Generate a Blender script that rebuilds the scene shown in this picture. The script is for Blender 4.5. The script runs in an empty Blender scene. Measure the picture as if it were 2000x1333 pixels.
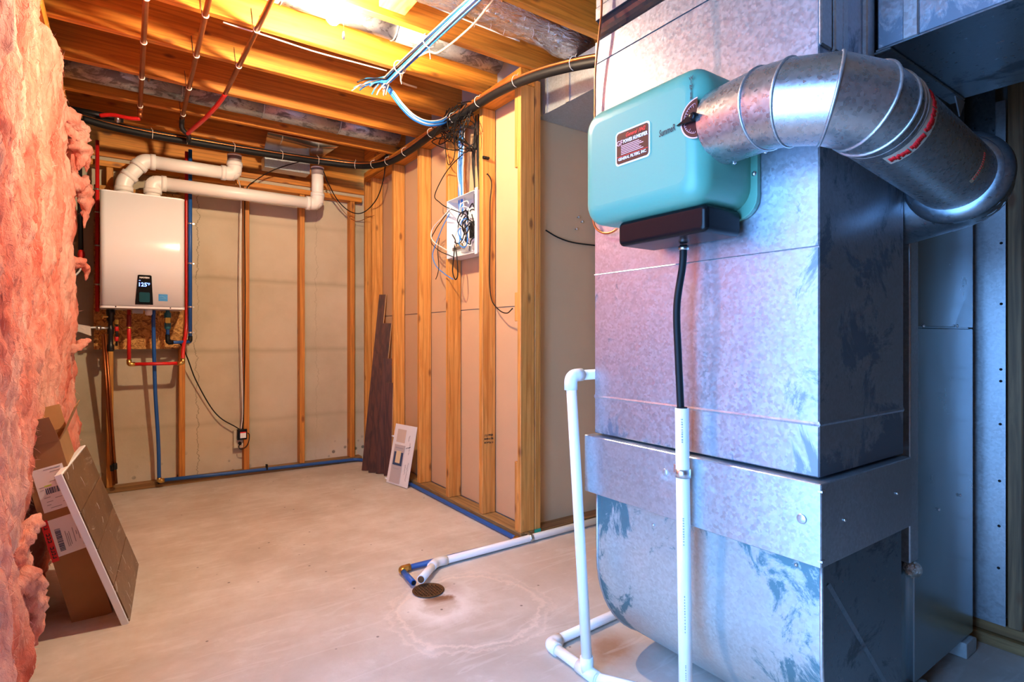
import bpy, bmesh, math, random
from mathutils import Vector, Matrix, noise, Quaternion
random.seed(7)
SC = bpy.context.scene
COL = SC.collection
PI = math.pi

# ------------------------------------------------------------------ camera
F, CX, CY, CAMH = 1085.0, 1000.0, 658.0, 1.05          # survey of the photograph, 2000 x 1333
TH = math.radians(34.97)
FWD = Vector((math.sin(TH), math.cos(TH), 0)); RGT = Vector((math.cos(TH), -math.sin(TH), 0))
cam = bpy.data.cameras.new('camera'); camo = bpy.data.objects.new('camera', cam); COL.objects.link(camo)
camo.location = (0, 0, CAMH); camo.rotation_euler = (PI/2, 0, -TH)
cam.sensor_width = 36; cam.lens = 36*F/2000; cam.shift_y = -(666.5-CY)/2000; cam.clip_start = .02
SC.camera = camo
# ------------------------------------------------------------------ world, cool daylight through an added unseen doorway, exposure
w = bpy.data.worlds.new('daylight'); SC.world = w; w.use_nodes = True
bg = w.node_tree.nodes['Background']; bg.inputs[0].default_value = (.20, .47, 1.0, 1); bg.inputs[1].default_value = 5.8
pl = bpy.data.lights.new('unseen_daylight_opening', 'AREA'); pl.shape = 'RECTANGLE'; pl.size = 1.10; pl.size_y = 2.05
plo = bpy.data.objects.new('unseen_daylight_opening', pl); COL.objects.link(plo)
plo.location = (-.40, .65, 1.025); plo.rotation_euler = (PI/2, 0, -PI/2)
pl.cycles.is_portal = True
BULB = Vector((.70, 2.27, 2.375))
BULB_STRENGTH = 1250.0
vs = SC.view_settings; vs.view_transform = 'Standard'; vs.look = 'None'; vs.gamma = 1; vs.exposure = 1.5; vs.use_curve_mapping = False

# ------------------------------------------------------------------ survey helpers: a sight line meets a known plane of the room
def ray(px, py): return FWD + RGT*((px-CX)/F) + Vector((0, 0, (CY-py)/F))
def onX(px, py, X): d = ray(px, py); return Vector((0, 0, CAMH)) + d*(X/d.x)
def onY(px, py, Y): d = ray(px, py); return Vector((0, 0, CAMH)) + d*(Y/d.y)
def onZ(px, py, Z): d = ray(px, py); return Vector((0, 0, CAMH)) + d*((Z-CAMH)/d.z)

# ------------------------------------------------------------------ objects
ROOT = {}
def tag(o, label, cat, group=None, kind=None):
    if label: o['label'] = label
    if cat: o['category'] = cat
    if group: o['group'] = group
    if kind: o['kind'] = kind
    return o
def thing(name, label, cat, loc=(0, 0, 0), group=None):
    o = bpy.data.objects.new(name, None); COL.objects.link(o); o.location = loc; o.empty_display_size = .05
    ROOT[o.name] = Vector(loc)
    return tag(o, label, cat, group)
class MB:
    def __init__(s): s.v = []; s.f = []; s.sm = []; s.mi = []
    def add(s, vs, fs, smooth=False, mi=0):
        b = len(s.v); s.v += [Vector(p) for p in vs]
        for q in fs: s.f.append([b+i for i in q]); s.sm.append(smooth); s.mi.append(mi)
        return s
    def box(s, a, b, M=None, mi=0):
        x0, y0, z0 = a; x1, y1, z1 = b
        p = [Vector(q) for q in ((x0,y0,z0),(x1,y0,z0),(x1,y1,z0),(x0,y1,z0),(x0,y0,z1),(x1,y0,z1),(x1,y1,z1),(x0,y1,z1))]
        if M is not None: p = [M @ q for q in p]
        return s.add(p, [(0,3,2,1),(4,5,6,7),(0,1,5,4),(1,2,6,5),(2,3,7,6),(3,0,4,7)], mi=mi)
    def tube(s, pts, r, seg=10, caps=True, mi=0, closed=False):
        pts = [Vector(p) for p in pts]
        rs = r if isinstance(r, (list, tuple)) else [r]*len(pts)
        n = len(pts); T = []
        for i in range(n):
            if closed: t = pts[(i+1) % n]-pts[i-1]
            else: t = pts[min(i+1, n-1)]-pts[max(i-1, 0)]
            if 0 < i < n-1:
                a = (pts[i]-pts[i-1]).normalized(); c = (pts[i+1]-pts[i]).normalized(); t = a+c
            T.append(t.normalized() if t.length > 1e-9 else Vector((0, 0, 1)))
        up = Vector((0, 0, 1)) if abs(T[0].z) < .9 else Vector((1, 0, 0))
        x = T[0].cross(up).normalized(); vs = []; fs = []
        for i in range(n):
            if i:
                q = T[i-1].rotation_difference(T[i]); x = (q @ x); x = (x-T[i]*x.dot(T[i])).normalized()
            y = T[i].cross(x)
            k = 1.0
            if 0 < i < n-1:
                c = max(.5, (pts[i]-pts[i-1]).normalized().dot(T[i])); k = 1/c
            for j in range(seg):
                a = 2*PI*j/seg
                vs.append(pts[i]+(x*math.cos(a)+y*math.sin(a))*rs[i]*(1 if k < 1.02 else (1+k)/2))
        m = n if closed else n-1
        for i in range(m):
            for j in range(seg):
                a = i*seg+j; b2 = i*seg+(j+1) % seg; c = ((i+1) % n)*seg+(j+1) % seg; d = ((i+1) % n)*seg+j
                fs.append((a, b2, c, d))
        s.add(vs, fs, True, mi)
        if caps and not closed:
            b = len(s.v)-n*seg
            s.f.append([b+j for j in range(seg)][::-1]); s.sm.append(False); s.mi.append(mi)
            s.f.append([b+(n-1)*seg+j for j in range(seg)]); s.sm.append(False); s.mi.append(mi)
        return s
    def lathe(s, prof, M, seg=24, mi=0, smooth=True):     # prof: (radius, height along local z)
        vs = []; fs = []; n = len(prof)
        for r, z in prof:
            for j in range(seg):
                a = 2*PI*j/seg; vs.append(M @ Vector((r*math.cos(a), r*math.sin(a), z)))
        for i in range(n-1):
            for j in range(seg):
                k = (j+1) % seg; fs.append((i*seg+j, i*seg+k, (i+1)*seg+k, (i+1)*seg+j))
        s.add(vs, fs, smooth, mi); b = len(s.v)-n*seg
        if prof[0][0] > 1e-5: s.f.append([b+j for j in range(seg)][::-1]); s.sm.append(False); s.mi.append(mi)
        if prof[-1][0] > 1e-5: s.f.append([b+(n-1)*seg+j for j in range(seg)]); s.sm.append(False); s.mi.append(mi)
        return s
    def prism(s, poly, vec, mi=0, smooth=False):           # poly: 3d loop, extruded by vec
        n = len(poly); p = [Vector(q) for q in poly]; v = Vector(vec)
        s.add(p+[q+v for q in p], [tuple(range(n))[::-1], tuple(range(n, 2*n))], mi=mi)
        b = len(s.v)-2*n
        for i in range(n):
            j = (i+1) % n; s.f.append([b+i, b+j, b+n+j, b+n+i]); s.sm.append(smooth); s.mi.append(mi)
        return s
    def build(s, name, m, parent=None, bevel=0, seg=2, label=None, kind=None, recalc=True, auto=False):
        off = ROOT.get(parent.name, Vector((0, 0, 0))) if parent else Vector((0, 0, 0))
        me = bpy.data.meshes.new(name)
        me.from_pydata([tuple(p-off) for p in s.v], [], s.f)
        for mm in (m if isinstance(m, (list, tuple)) else [m]): me.materials.append(mm)
        for p, q, k in zip(me.polygons, s.sm, s.mi): p.use_smooth = q; p.material_index = k
        if recalc or bevel:
            bm = bmesh.new(); bm.from_mesh(me); bmesh.ops.recalc_face_normals(bm, faces=bm.faces)
            if bevel:
                es = [e for e in bm.edges if len(e.link_faces) == 2 and e.calc_face_angle(0) > .6]
                r = bmesh.ops.bevel(bm, geom=es, offset=bevel, segments=seg, profile=.5, affect='EDGES', clamp_overlap=True)
                if seg > 1:
                    for f in r['faces']: f.smooth = True
            bm.to_mesh(me); bm.free()
        o = bpy.data.objects.new(name, me); COL.objects.link(o)
        if parent: o.parent = parent; ROOT[o.name] = off.copy()
        else: ROOT[o.name] = Vector((0, 0, 0))
        if label: o['label'] = label
        if kind: o['kind'] = kind
        return o
    def rebase(s, name, m, label, cat, group=None, **k):  # a single-mesh thing with its origin at its base centre
        c = sum(s.v, Vector())/len(s.v); c.z = min(p.z for p in s.v)
        s.v = [p-c for p in s.v]
        o = s.build(name, m, None, **k); o.location = c; ROOT[o.name] = c.copy()
        return tag(o, label, cat, group)
def copyof(o, parent=None, loc=None):
    c = o.copy(); COL.objects.link(c); c.parent = parent
    if loc is not None: c.location = loc
    return c
def fillet(pts, r, n=6):
    pts = [Vector(p) for p in pts]; out = [pts[0]]
    for i in range(1, len(pts)-1):
        a, b, c = pts[i-1], pts[i], pts[i+1]
        d0 = (a-b); d1 = (c-b); k = min(r, d0.length*.49, d1.length*.49)
        p0 = b+d0.normalized()*k; p1 = b+d1.normalized()*k
        for t in range(n+1):
            u = t/n; out.append(p0*(1-u)**2+b*2*u*(1-u)+p1*u*u)
    out.append(pts[-1]); return out
def spline(pts, n=8):
    p = [Vector(q) for q in pts]; p = [p[0]*2-p[1]]+p+[p[-1]*2-p[-2]]; out = []
    for i in range(1, len(p)-2):
        for t in range(n):
            u = t/n; a, b, c, d = p[i-1], p[i], p[i+1], p[i+2]
            out.append(.5*((2*b)+(c-a)*u+(2*a-5*b+4*c-d)*u*u+(3*b-a-3*c+d)*u**3))
    out.append(p[-2]); return out
def frame(o, z, x=None):                                   # matrix: local z along z
    z = Vector(z).normalized(); x = Vector(x) if x is not None else (Vector((0, 0, 1)) if abs(z.z) < .9 else Vector((1, 0, 0)))
    y = z.cross(x).normalized(); x = y.cross(z).normalized(); M = Matrix.Identity(4)
    for i in range(3): M[i][0] = x[i]; M[i][1] = y[i]; M[i][2] = z[i]; M[i][3] = Vector(o)[i]
    return M
def rrect(w, h, r, n=5):                                   # rounded rectangle loop, local xy, centred
    out = []
    for cx, cy, a0 in ((w/2-r, h/2-r, 0), (-w/2+r, h/2-r, 90), (-w/2+r, -h/2+r, 180), (w/2-r, -h/2+r, 270)):
        for i in range(n+1):
            a = math.radians(a0+90*i/n); out.append((cx+r*math.cos(a), cy+r*math.sin(a)))
    return out
def text(body, name, m, parent, loc, xdir, ydir, size, align='CENTER', depth=.0006, width=None, shear=0, bold=0):
    c = bpy.data.curves.new(name, 'FONT'); c.body = body; c.size = size; c.align_x = align; c.align_y = 'CENTER'
    c.extrude = 0; c.shear = shear; c.offset = bold; c.resolution_u = 2
    t = bpy.data.objects.new('tmp', c); COL.objects.link(t)
    dg = bpy.context.evaluated_depsgraph_get(); me = bpy.data.meshes.new_from_object(t.evaluated_get(dg))
    bpy.data.objects.remove(t); bpy.data.curves.remove(c)
    xs = [v.co.x for v in me.vertices]
    k = (width/(max(xs)-min(xs))) if width and xs else 1
    x = Vector(xdir).normalized(); y = Vector(ydir).normalized(); z = x.cross(y)
    off = ROOT.get(parent.name, Vector()) if parent else Vector()
    for v in me.vertices: p = v.co.copy(); v.co = Vector(loc)-off+x*p.x*k+y*p.y+z*depth
    me.materials.clear(); me.materials.append(m)
    o = bpy.data.objects.new(name, me); COL.objects.link(o); o.parent = parent
    ROOT[o.name] = off.copy()
    return o

# ------------------------------------------------------------------ materials
def M(name, col=(.5, .5, .5), rough=.5, metal=0, spec=.5):
    m = bpy.data.materials.new(name); m.use_nodes = True; nt = m.node_tree; b = nt.nodes['Principled BSDF']
    b.inputs['Base Color'].default_value = (*col, 1); b.inputs['Roughness'].default_value = rough
    b.inputs['Metallic'].default_value = metal; b.inputs['Specular IOR Level'].default_value = spec
    m.diffuse_color = (*col, 1)
    return m, nt, b
def nd(nt, t, **k):
    n = nt.nodes.new(t)
    for a, v in k.items():
        if a[0] == '_': setattr(n, a[1:], v)
        else:
            key = int(a[1:]) if a[0] == 'i' and a[1:].isdigit() else a.replace('__', ' ')
            if isinstance(v, bpy.types.NodeSocket): nt.links.new(v, n.inputs[key])
            else: n.inputs[key].default_value = v
    return n
def coords(nt, scale=(1, 1, 1), rnd=True):
    tc = nd(nt, 'ShaderNodeTexCoord'); src = tc.outputs['Object']
    if rnd:
        oi = nd(nt, 'ShaderNodeObjectInfo')
        mu = nd(nt, 'ShaderNodeMath', _operation='MULTIPLY', i0=oi.outputs['Random'], i1=37.0)
        src = nd(nt, 'ShaderNodeVectorMath', _operation='ADD', i0=src, i1=mu.outputs[0]).outputs[0]
    return nd(nt, 'ShaderNodeMapping', Vector=src, Scale=scale).outputs[0]
def nz(nt, vec, scale, detail=4, rough=.55, dist=0):
    return nd(nt, 'ShaderNodeTexNoise', Vector=vec, Scale=scale, Detail=detail, Roughness=rough, Distortion=dist).outputs['Fac']
def ramp(nt, fac, stops, interp='LINEAR'):
    n = nd(nt, 'ShaderNodeValToRGB', Fac=fac); r = n.color_ramp; r.interpolation = interp
    while len(r.elements) < len(stops): r.elements.new(.5)
    for e, (p, c) in zip(r.elements, stops):
        e.position = p; e.color = (*c, 1) if isinstance(c, (tuple, list)) else (c, c, c, 1)
    return n.outputs[0]
def mixc(nt, fac, a, b, mode='MIX'):
    n = nd(nt, 'ShaderNodeMix', _data_type='RGBA', _blend_type=mode)
    for key, v in ((0, fac), (6, a), (7, b)):
        if isinstance(v, bpy.types.NodeSocket): nt.links.new(v, n.inputs[key])
        elif key == 0: n.inputs[key].default_value = v
        else: n.inputs[key].default_value = (*v, 1)
    return n.outputs[2]
def math_(nt, op, a, b=0.0, clamp=False):
    return nd(nt, 'ShaderNodeMath', _operation=op, _use_clamp=clamp, i0=a, i1=b).outputs[0]
def bump(nt, b, h, strength=.3, dist=.01):
    n = nd(nt, 'ShaderNodeBump', Strength=strength, Distance=dist, Height=h); nt.links.new(n.outputs[0], b.inputs['Normal'])
def link(nt, s, b, key): nt.links.new(s, b.inputs[key])

def wood(name, c0, c1, axis, knot=(.16, .05, .012), rough=.6, knots=True, tint=.25):
    m, nt, b = M(name, c1, rough)
    s = [9.0, 9.0, 9.0]; s['xyz'.index(axis)] = .55
    v = coords(nt, s)
    g = nz(nt, v, 4.0, 6, .62, 1.0)
    rings = nd(nt, 'ShaderNodeTexWave', Vector=v, Scale=1.6, Distortion=9.0, Detail=3.0, _wave_type='RINGS', _rings_direction={'x':'X','y':'Y','z':'Z'}[axis]).outputs['Fac']
    wv = nd(nt, 'ShaderNodeTexNoise', Vector=v, Scale=14.0, Detail=2.0).outputs['Fac']
    col = ramp(nt, g, [(.34, c0), (.58, c1)])
    col = mixc(nt, ramp(nt, rings, [(.70, 0.0), (.95, .38)]), col, tuple(q*.55 for q in c0))
    col = mixc(nt, math_(nt, 'MULTIPLY', wv, .45), col, tuple(q*.62 for q in c0))
    if knots:
        s2 = [11.0, 11.0, 11.0]; s2['xyz'.index(axis)] = 4.6
        vo = nd(nt, 'ShaderNodeTexVoronoi', Vector=coords(nt, s2), Scale=1.0, Randomness=1.0).outputs['Distance']
        k = ramp(nt, vo, [(.07, 1.0), (.17, 0.0)])
        col = mixc(nt, math_(nt, 'MULTIPLY', k, .8), col, knot)
    oi = nd(nt, 'ShaderNodeObjectInfo')
    var = ramp(nt, oi.outputs['Random'], [(0, tuple(1-tint*q for q in (.6, 1, 1.3))), (1, (1, 1, 1))])
    col = mixc(nt, 1.0, col, var, 'MULTIPLY')
    link(nt, col, b, 'Base Color'); bump(nt, b, g, .15, .004)
    return m
def galv(name, col=(.52, .55, .58), rough=.38, stain=.0, stain_c=(.10, .16, .20), metal=.85, spangle=26, sscale=(5, 5, 5), lo=.56, edge=None, drip=None, edgez=None, sp=.14):
    m, nt, b = M(name, col, rough, metal)
    v = coords(nt, (1, 1, 1))
    vo = nd(nt, 'ShaderNodeTexVoronoi', Vector=v, Scale=spangle*6.0).outputs['Color']
    bw = nd(nt, 'ShaderNodeRGBToBW', Color=vo).outputs[0]
    c = mixc(nt, bw, tuple(q*(1-sp) for q in col), tuple(min(1, q*(1+sp)) for q in col))
    big = nz(nt, v, 2.2, 3)
    c = mixc(nt, ramp(nt, big, [(.35, 0.0), (.7, .5)]), c, tuple(q*.78 for q in col))
    r = math_(nt, 'ADD', math_(nt, 'MULTIPLY', bw, sp*.85), rough-sp*.43)
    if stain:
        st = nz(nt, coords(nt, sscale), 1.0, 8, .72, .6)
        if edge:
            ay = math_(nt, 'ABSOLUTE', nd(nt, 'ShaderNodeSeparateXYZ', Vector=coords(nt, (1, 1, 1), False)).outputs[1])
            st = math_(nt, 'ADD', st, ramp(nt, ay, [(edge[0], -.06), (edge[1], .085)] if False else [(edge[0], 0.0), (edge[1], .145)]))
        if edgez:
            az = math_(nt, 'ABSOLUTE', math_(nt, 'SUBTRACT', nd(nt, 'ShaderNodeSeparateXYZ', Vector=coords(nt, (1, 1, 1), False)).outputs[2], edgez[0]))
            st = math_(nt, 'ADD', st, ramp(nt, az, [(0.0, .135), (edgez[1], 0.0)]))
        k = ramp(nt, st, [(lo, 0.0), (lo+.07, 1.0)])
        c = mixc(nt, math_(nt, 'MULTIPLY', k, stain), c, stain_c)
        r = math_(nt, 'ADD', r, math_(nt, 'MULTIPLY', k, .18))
    if drip is not None:
        dn = math_(nt, 'ADD', nd(nt, 'ShaderNodeSeparateXYZ', Vector=coords(nt, (1, 1, 1), False)).outputs[1], math_(nt, 'MULTIPLY', big, .06))
        dd = math_(nt, 'ABSOLUTE', math_(nt, 'SUBTRACT', dn, drip))
        c = mixc(nt, ramp(nt, dd, [(.006, .45), (.016, 0.0)]), c, (.20, .36, .46))
    link(nt, c, b, 'Base Color'); link(nt, r, b, 'Roughness')
    wav = nz(nt, v, 3.0, 2); bump(nt, b, wav, .10, .02)
    return m
def plain(name, col, rough=.5, metal=0, var=.0, bumps=0, scale=60, spec=.5):
    m, nt, b = M(name, col, rough, metal, spec)
    if var or bumps:
        n = nz(nt, coords(nt), scale, 4)
        if var: link(nt, mixc(nt, n, tuple(q*(1-var) for q in col), tuple(min(1, q*(1+var)) for q in col)), b, 'Base Color')
        if bumps: bump(nt, b, n, bumps, .003)
    return m
MT = {}
PINE0, PINE1 = (.62, .24, .038), (.82, .41, .10)
for ax in 'xyz': MT['pine_'+ax] = wood('pine_'+ax, PINE0, PINE1, ax)
JO0, JO1 = (.60, .20, .016), (.84, .33, .035)  # same pine; orange of bounced lamplight put into the joist colour
for ax in 'xy': MT['fir_'+ax] = wood('fir_'+ax, JO0, JO1, ax)
MT['fir_z'] = wood('fir_z', (.58, .21, .03), (.78, .35, .06), 'z')  # more orange pine for the back and left studs
MT['treated_x'] = wood('treated_x', (.22, .12, .04), (.42, .26, .10), 'x', knots=False)
MT['treated_y'] = wood('treated_y', (.22, .12, .04), (.42, .26, .10), 'y', knots=False)
MT['grey_wood_z'] = wood('grey_wood_z', (.16, .10, .05), (.34, .21, .10), 'z')
MT['plank'] = wood('dark_stained_plank', (.035, .009, .003), (.11, .030, .010), 'z', knots=False, rough=.6)
MT['plank_core'] = plain('plank_core', (.55, .33, .14), .7, var=.2)
MT['subfloor'] = wood('subfloor', (.34, .14, .03), (.52, .25, .06), 'x')
MT['galv'] = galv('galvanized_steel')
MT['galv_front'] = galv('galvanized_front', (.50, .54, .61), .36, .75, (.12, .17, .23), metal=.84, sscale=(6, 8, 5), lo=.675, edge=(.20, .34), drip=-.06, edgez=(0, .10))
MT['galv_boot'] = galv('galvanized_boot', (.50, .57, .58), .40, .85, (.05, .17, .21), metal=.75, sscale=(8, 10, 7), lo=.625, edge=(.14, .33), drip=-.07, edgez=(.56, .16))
MT['galv_band'] = galv('zinc_band', (.52, .58, .63), .36, .12, (.7, .75, .8), metal=.8, lo=.6)
MT['galv_dark'] = galv('dark_steel', (.24, .29, .33), .32, .5, (.03, .05, .06), metal=.9, lo=.55)  # darker steel tone for side panels, undersides and end pieces
MT['galv_duct'] = galv('duct_steel', (.50, .52, .53), .30, .55, (.20, .22, .23), metal=.9, sscale=(14, 14, 14), lo=.60)
MT['galv_old'] = galv('old_duct_steel', (.42, .43, .44), .5, .8, (.12, .11, .10), metal=.75, sscale=(9, 16, 16), lo=.5)
MT['polished'] = plain('polished_steel', (.60, .60, .58), .14, 1.0)
MT['connector'] = plain('black_vinyl_connector', (.020, .020, .022), .16, 0, spec=.6)
MT['cab'] = galv('cabinet_steel', (.34, .42, .46), .26, .25, (.12, .18, .2), metal=.92, lo=.64, sp=.03)
MT['screw'] = plain('zinc_screw', (.75, .77, .8), .3, 1.0)
MT['copper'] = plain('copper', (.62, .24, .10), .34, 1.0, var=.25, scale=30)
MT['copper_old'] = plain('aged_copper', (.36, .11, .035), .38, .9, var=.35, scale=22)
MT['brass'] = plain('brass', (.72, .48, .14), .3, 1.0)
MT['pvc'] = plain('white_pvc', (.86, .86, .84), .32)
MT['pvc_warm'] = plain('vent_pvc', (.86, .83, .78), .34)
MT['purple_primer'] = plain('primer_band', (.30, .24, .23), .5)
MT['red'] = plain('red_pex', (.62, .012, .012), .36)
MT['blue'] = plain('blue_pex', (.012, .095, .36), .36)
MT['black'] = plain('black_rubber', (.006, .006, .0065), .55, spec=.25)
MT['blackgloss'] = plain('black_plastic', (.005, .005, .006), .25, spec=.2)
MT['blackpipe'] = plain('black_iron', (.012, .012, .013), .38, .3)
MT['white'] = plain('white_enamel', (.83, .83, .84), .22)
MT['whitep'] = plain('white_plastic', (.80, .80, .80), .4)
MT['paper'] = plain('paper', (.86, .87, .90), .7)
MT['ink'] = plain('ink', (.02, .02, .025), .7)
MT['inkblue'] = plain('ink_blue', (.03, .06, .14), .7)
MT['inkgrey'] = plain('ink_grey', (.35, .36, .40), .7)
MT['cblue'] = plain('cable_blue', (.02, .22, .68), .4)
MT['cwhite'] = plain('cable_white', (.78, .74, .70), .45)
MT['ctan'] = plain('cable_tan', (.55, .36, .22), .5)
MT['cblack'] = plain('cable_black', (.006, .0055, .0055), .5, spec=.25)
MT['tie'] = plain('zip_tie', (.85, .80, .70), .4)
MT['cyan'] = plain('sticker_blue', (.03, .28, .66), .5)
MT['labelred'] = plain('label_red', (.75, .02, .02), .6)
MT['steel'] = plain('brushed_steel', (.6, .6, .6), .3, 1.0)
MT['greyplastic'] = plain('grey_plastic', (.32, .33, .34), .4)
MT['yellow'] = plain('yellow_label', (.85, .66, .12), .5)
MT['tealvalve'] = plain('teal_valve', (.02, .14, .18), .3)
MT['green'] = plain('green_plastic', (.105, .31, .225), .34, bumps=.05, scale=300)
MT['maroon'] = plain('maroon_label', (.045, .006, .006), .35)
MT['pinkink'] = plain('pink_ink', (.75, .40, .40), .6)
MT['printred'] = plain('print_red', (.75, .01, .015), .5)
MT['block'] = plain('grey_block', (.42, .47, .48), .8, var=.2, bumps=.3)
MT['foil'] = None
m, nt, b = M('foil_wrap', (.72, .66, .58), .22, .95)
vo = nd(nt, 'ShaderNodeTexVoronoi', Vector=coords(nt, (7, 16, 16)), Scale=2.2, _feature='DISTANCE_TO_EDGE').outputs['Distance']
n1 = nz(nt, coords(nt, (5, 14, 14)), 3.0, 5, .65, 1.0)
bump(nt, b, math_(nt, 'ADD', n1, math_(nt, 'MULTIPLY', vo, .6)), .9, .02); MT['foil'] = m
# concrete floor
m, nt, b = M('concrete_floor', (.6, .58, .55), .62)
v = coords(nt, (1, 1, 1), False)
a = nz(nt, v, 1.1, 6, .62, .4); c = nz(nt, v, 5.0, 8, .7); d = nz(nt, v, 40, 4)
col = ramp(nt, a, [(.28, (.44, .39, .34)), (.5, (.60, .56, .51)), (.70, (.70, .68, .65))])
col = mixc(nt, ramp(nt, c, [(.42, 0.0), (.72, .5)]), col, (.42, .34, .27))
col = mixc(nt, ramp(nt, c, [(.28, .55), (.42, 0.0)]), col, (.76, .75, .73))
sp = nd(nt, 'ShaderNodeTexVoronoi', Vector=v, Scale=9.0).outputs['Distance']
col = mixc(nt, ramp(nt, sp, [(.035, .85), (.06, 0.0)]), col, (.10, .08, .07))
# water-mark rings and lime bloom round the floor drain
def dist_to(cx, cy, warp):
    sv = nd(nt, 'ShaderNodeSeparateXYZ', Vector=v)
    dx = math_(nt, 'SUBTRACT', sv.outputs[0], cx); dy = math_(nt, 'SUBTRACT', sv.outputs[1], cy)
    r = math_(nt, 'SQRT', math_(nt, 'ADD', math_(nt, 'MULTIPLY', dx, dx), math_(nt, 'MULTIPLY', dy, dy)))
    return math_(nt, 'ADD', r, math_(nt, 'MULTIPLY', math_(nt, 'SUBTRACT', c, .5), warp))
r1 = dist_to(1.06, 2.03, .10)
col = mixc(nt, ramp(nt, r1, [(.055, .9), (.115, 0.0)]), col, (.20, .075, .02))
r2 = dist_to(1.02, 1.95, .22)
col = mixc(nt, ramp(nt, r2, [(.06, .0), (.09, .75), (.12, .55), (.19, 0.0)]), col, (.84, .83, .82))
r3 = dist_to(1.10, 1.86, .20)
col = mixc(nt, ramp(nt, r3, [(.262, 0.0), (.274, .55), (.286, .0), (.30, .0), (.31, .35), (.32, 0.0)]), col, (.84, .74, .66))
r4 = dist_to(1.36, 1.33, .30)
col = mixc(nt, ramp(nt, r4, [(.03, .75), (.15, 0.0)]), col, (.30, .13, .04))
r5 = dist_to(1.75, 1.9, .5)
col = mixc(nt, ramp(nt, r5, [(.15, .35), (.55, 0.0)]), col, (.50, .30, .17))
sw = nd(nt, 'ShaderNodeTexNoise', Vector=nd(nt, 'ShaderNodeMapping', Vector=v, Rotation=(0, 0, .5), Scale=(1.0, 5.0, 1)).outputs[0], Scale=3.0, Detail=6.0, Distortion=1.5).outputs['Fac']
col = mixc(nt, ramp(nt, sw, [(.56, 0.0), (.64, .22), (.70, 0.0)]), col, (.80, .79, .77))
link(nt, col, b, 'Base Color'); link(nt, math_(nt, 'ADD', math_(nt, 'MULTIPLY', c, .3), .42), b, 'Roughness')
bump(nt, b, math_(nt, 'ADD', c, math_(nt, 'MULTIPLY', d, .3)), .12, .01); MT['floor'] = m
# concrete foundation wall
m, nt, b = M('concrete_wall', (.5, .45, .36), .85)
v = coords(nt, (1, 1, 1), False); sv = nd(nt, 'ShaderNodeSeparateXYZ', Vector=v)
a = nz(nt, v, 1.6, 6, .6); c = nz(nt, v, 9.0, 8, .7)
col = ramp(nt, a, [(.3, (.45, .37, .25)), (.52, (.56, .48, .34)), (.72, (.62, .54, .40))])
zz = math_(nt, 'ADD', sv.outputs[2], math_(nt, 'MULTIPLY', a, .07))
for z0, k in ((.44, .35), (.98, .5), (1.52, .55), (1.98, .3)):
    dd = math_(nt, 'ABSOLUTE', math_(nt, 'SUBTRACT', zz, z0))
    col = mixc(nt, ramp(nt, dd, [(.0, k), (.03, 0.0)]), col, (.33, .27, .17))
lowz = ramp(nt, sv.outputs[2], [(.03, 1.0), (.24, 0.0)])
pits = nd(nt, 'ShaderNodeTexVoronoi', Vector=v, Scale=15.0).outputs['Distance']
pit = math_(nt, 'MULTIPLY', ramp(nt, pits, [(.16, 1.0), (.24, 0.0)]), math_(nt, 'MULTIPLY', lowz, ramp(nt, a, [(.45, 0.0), (.55, 1.0)])))
col = mixc(nt, math_(nt, 'MULTIPLY', lowz, math_(nt, 'MULTIPLY', c, .9)), col, (.68, .66, .60))
col = mixc(nt, pit, col, (.05, .05, .04))
for cx_, w_, k_ in ((.445, .0035, .8), (1.30, .002, .35)):        # settlement cracks and seep lines
    xx = math_(nt, 'ADD', sv.outputs[0], math_(nt, 'MULTIPLY', math_(nt, 'SUBTRACT', nz(nt, nd(nt, 'ShaderNodeMapping', Vector=v, Scale=(.2, .2, 1)).outputs[0], 7.0, 6, .7), .5), .14))
    cr = ramp(nt, math_(nt, 'ABSOLUTE', math_(nt, 'SUBTRACT', xx, cx_)), [(w_*.4, k_), (w_, 0.0)])
    cr = math_(nt, 'MULTIPLY', cr, ramp(nt, a, [(.36, 0.0), (.5, 1.0)])); col = mixc(nt, cr, col, (.12, .10, .05))
link(nt, col, b, 'Base Color'); bump(nt, b, math_(nt, 'SUBTRACT', c, pit), .25, .01); MT['cwall'] = m
# drywall paper (grey-tan back side)
MT['drywall'] = plain('drywall_back', (.56, .36, .195), .85, var=.06, scale=5)
MT['drywall_grey'] = plain('drywall_face', (.36, .38, .36), .85, var=.12, scale=3)
MT['kraft'] = plain('kraft', (.30, .15, .06), .85)
# osb
m, nt, b = M('osb', (.5, .3, .1), .75)
vv = coords(nt, (1, 1, 1)); warp = nd(nt, 'ShaderNodeTexNoise', Vector=vv, Scale=8.0).outputs['Color']
v2 = nd(nt, 'ShaderNodeVectorMath', _operation='ADD', i0=vv, i1=warp).outputs[0]
vo = nd(nt, 'ShaderNodeTexVoronoi', Vector=v2, Scale=26.0).outputs['Color']
bw = nd(nt, 'ShaderNodeRGBToBW', Color=vo).outputs[0]
link(nt, ramp(nt, bw, [(.1, (.20, .075, .015)), (.45, (.46, .20, .04)), (.8, (.66, .34, .09))]), b, 'Base Color'); bump(nt, b, bw, .3, .004); MT['osb'] = m
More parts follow.
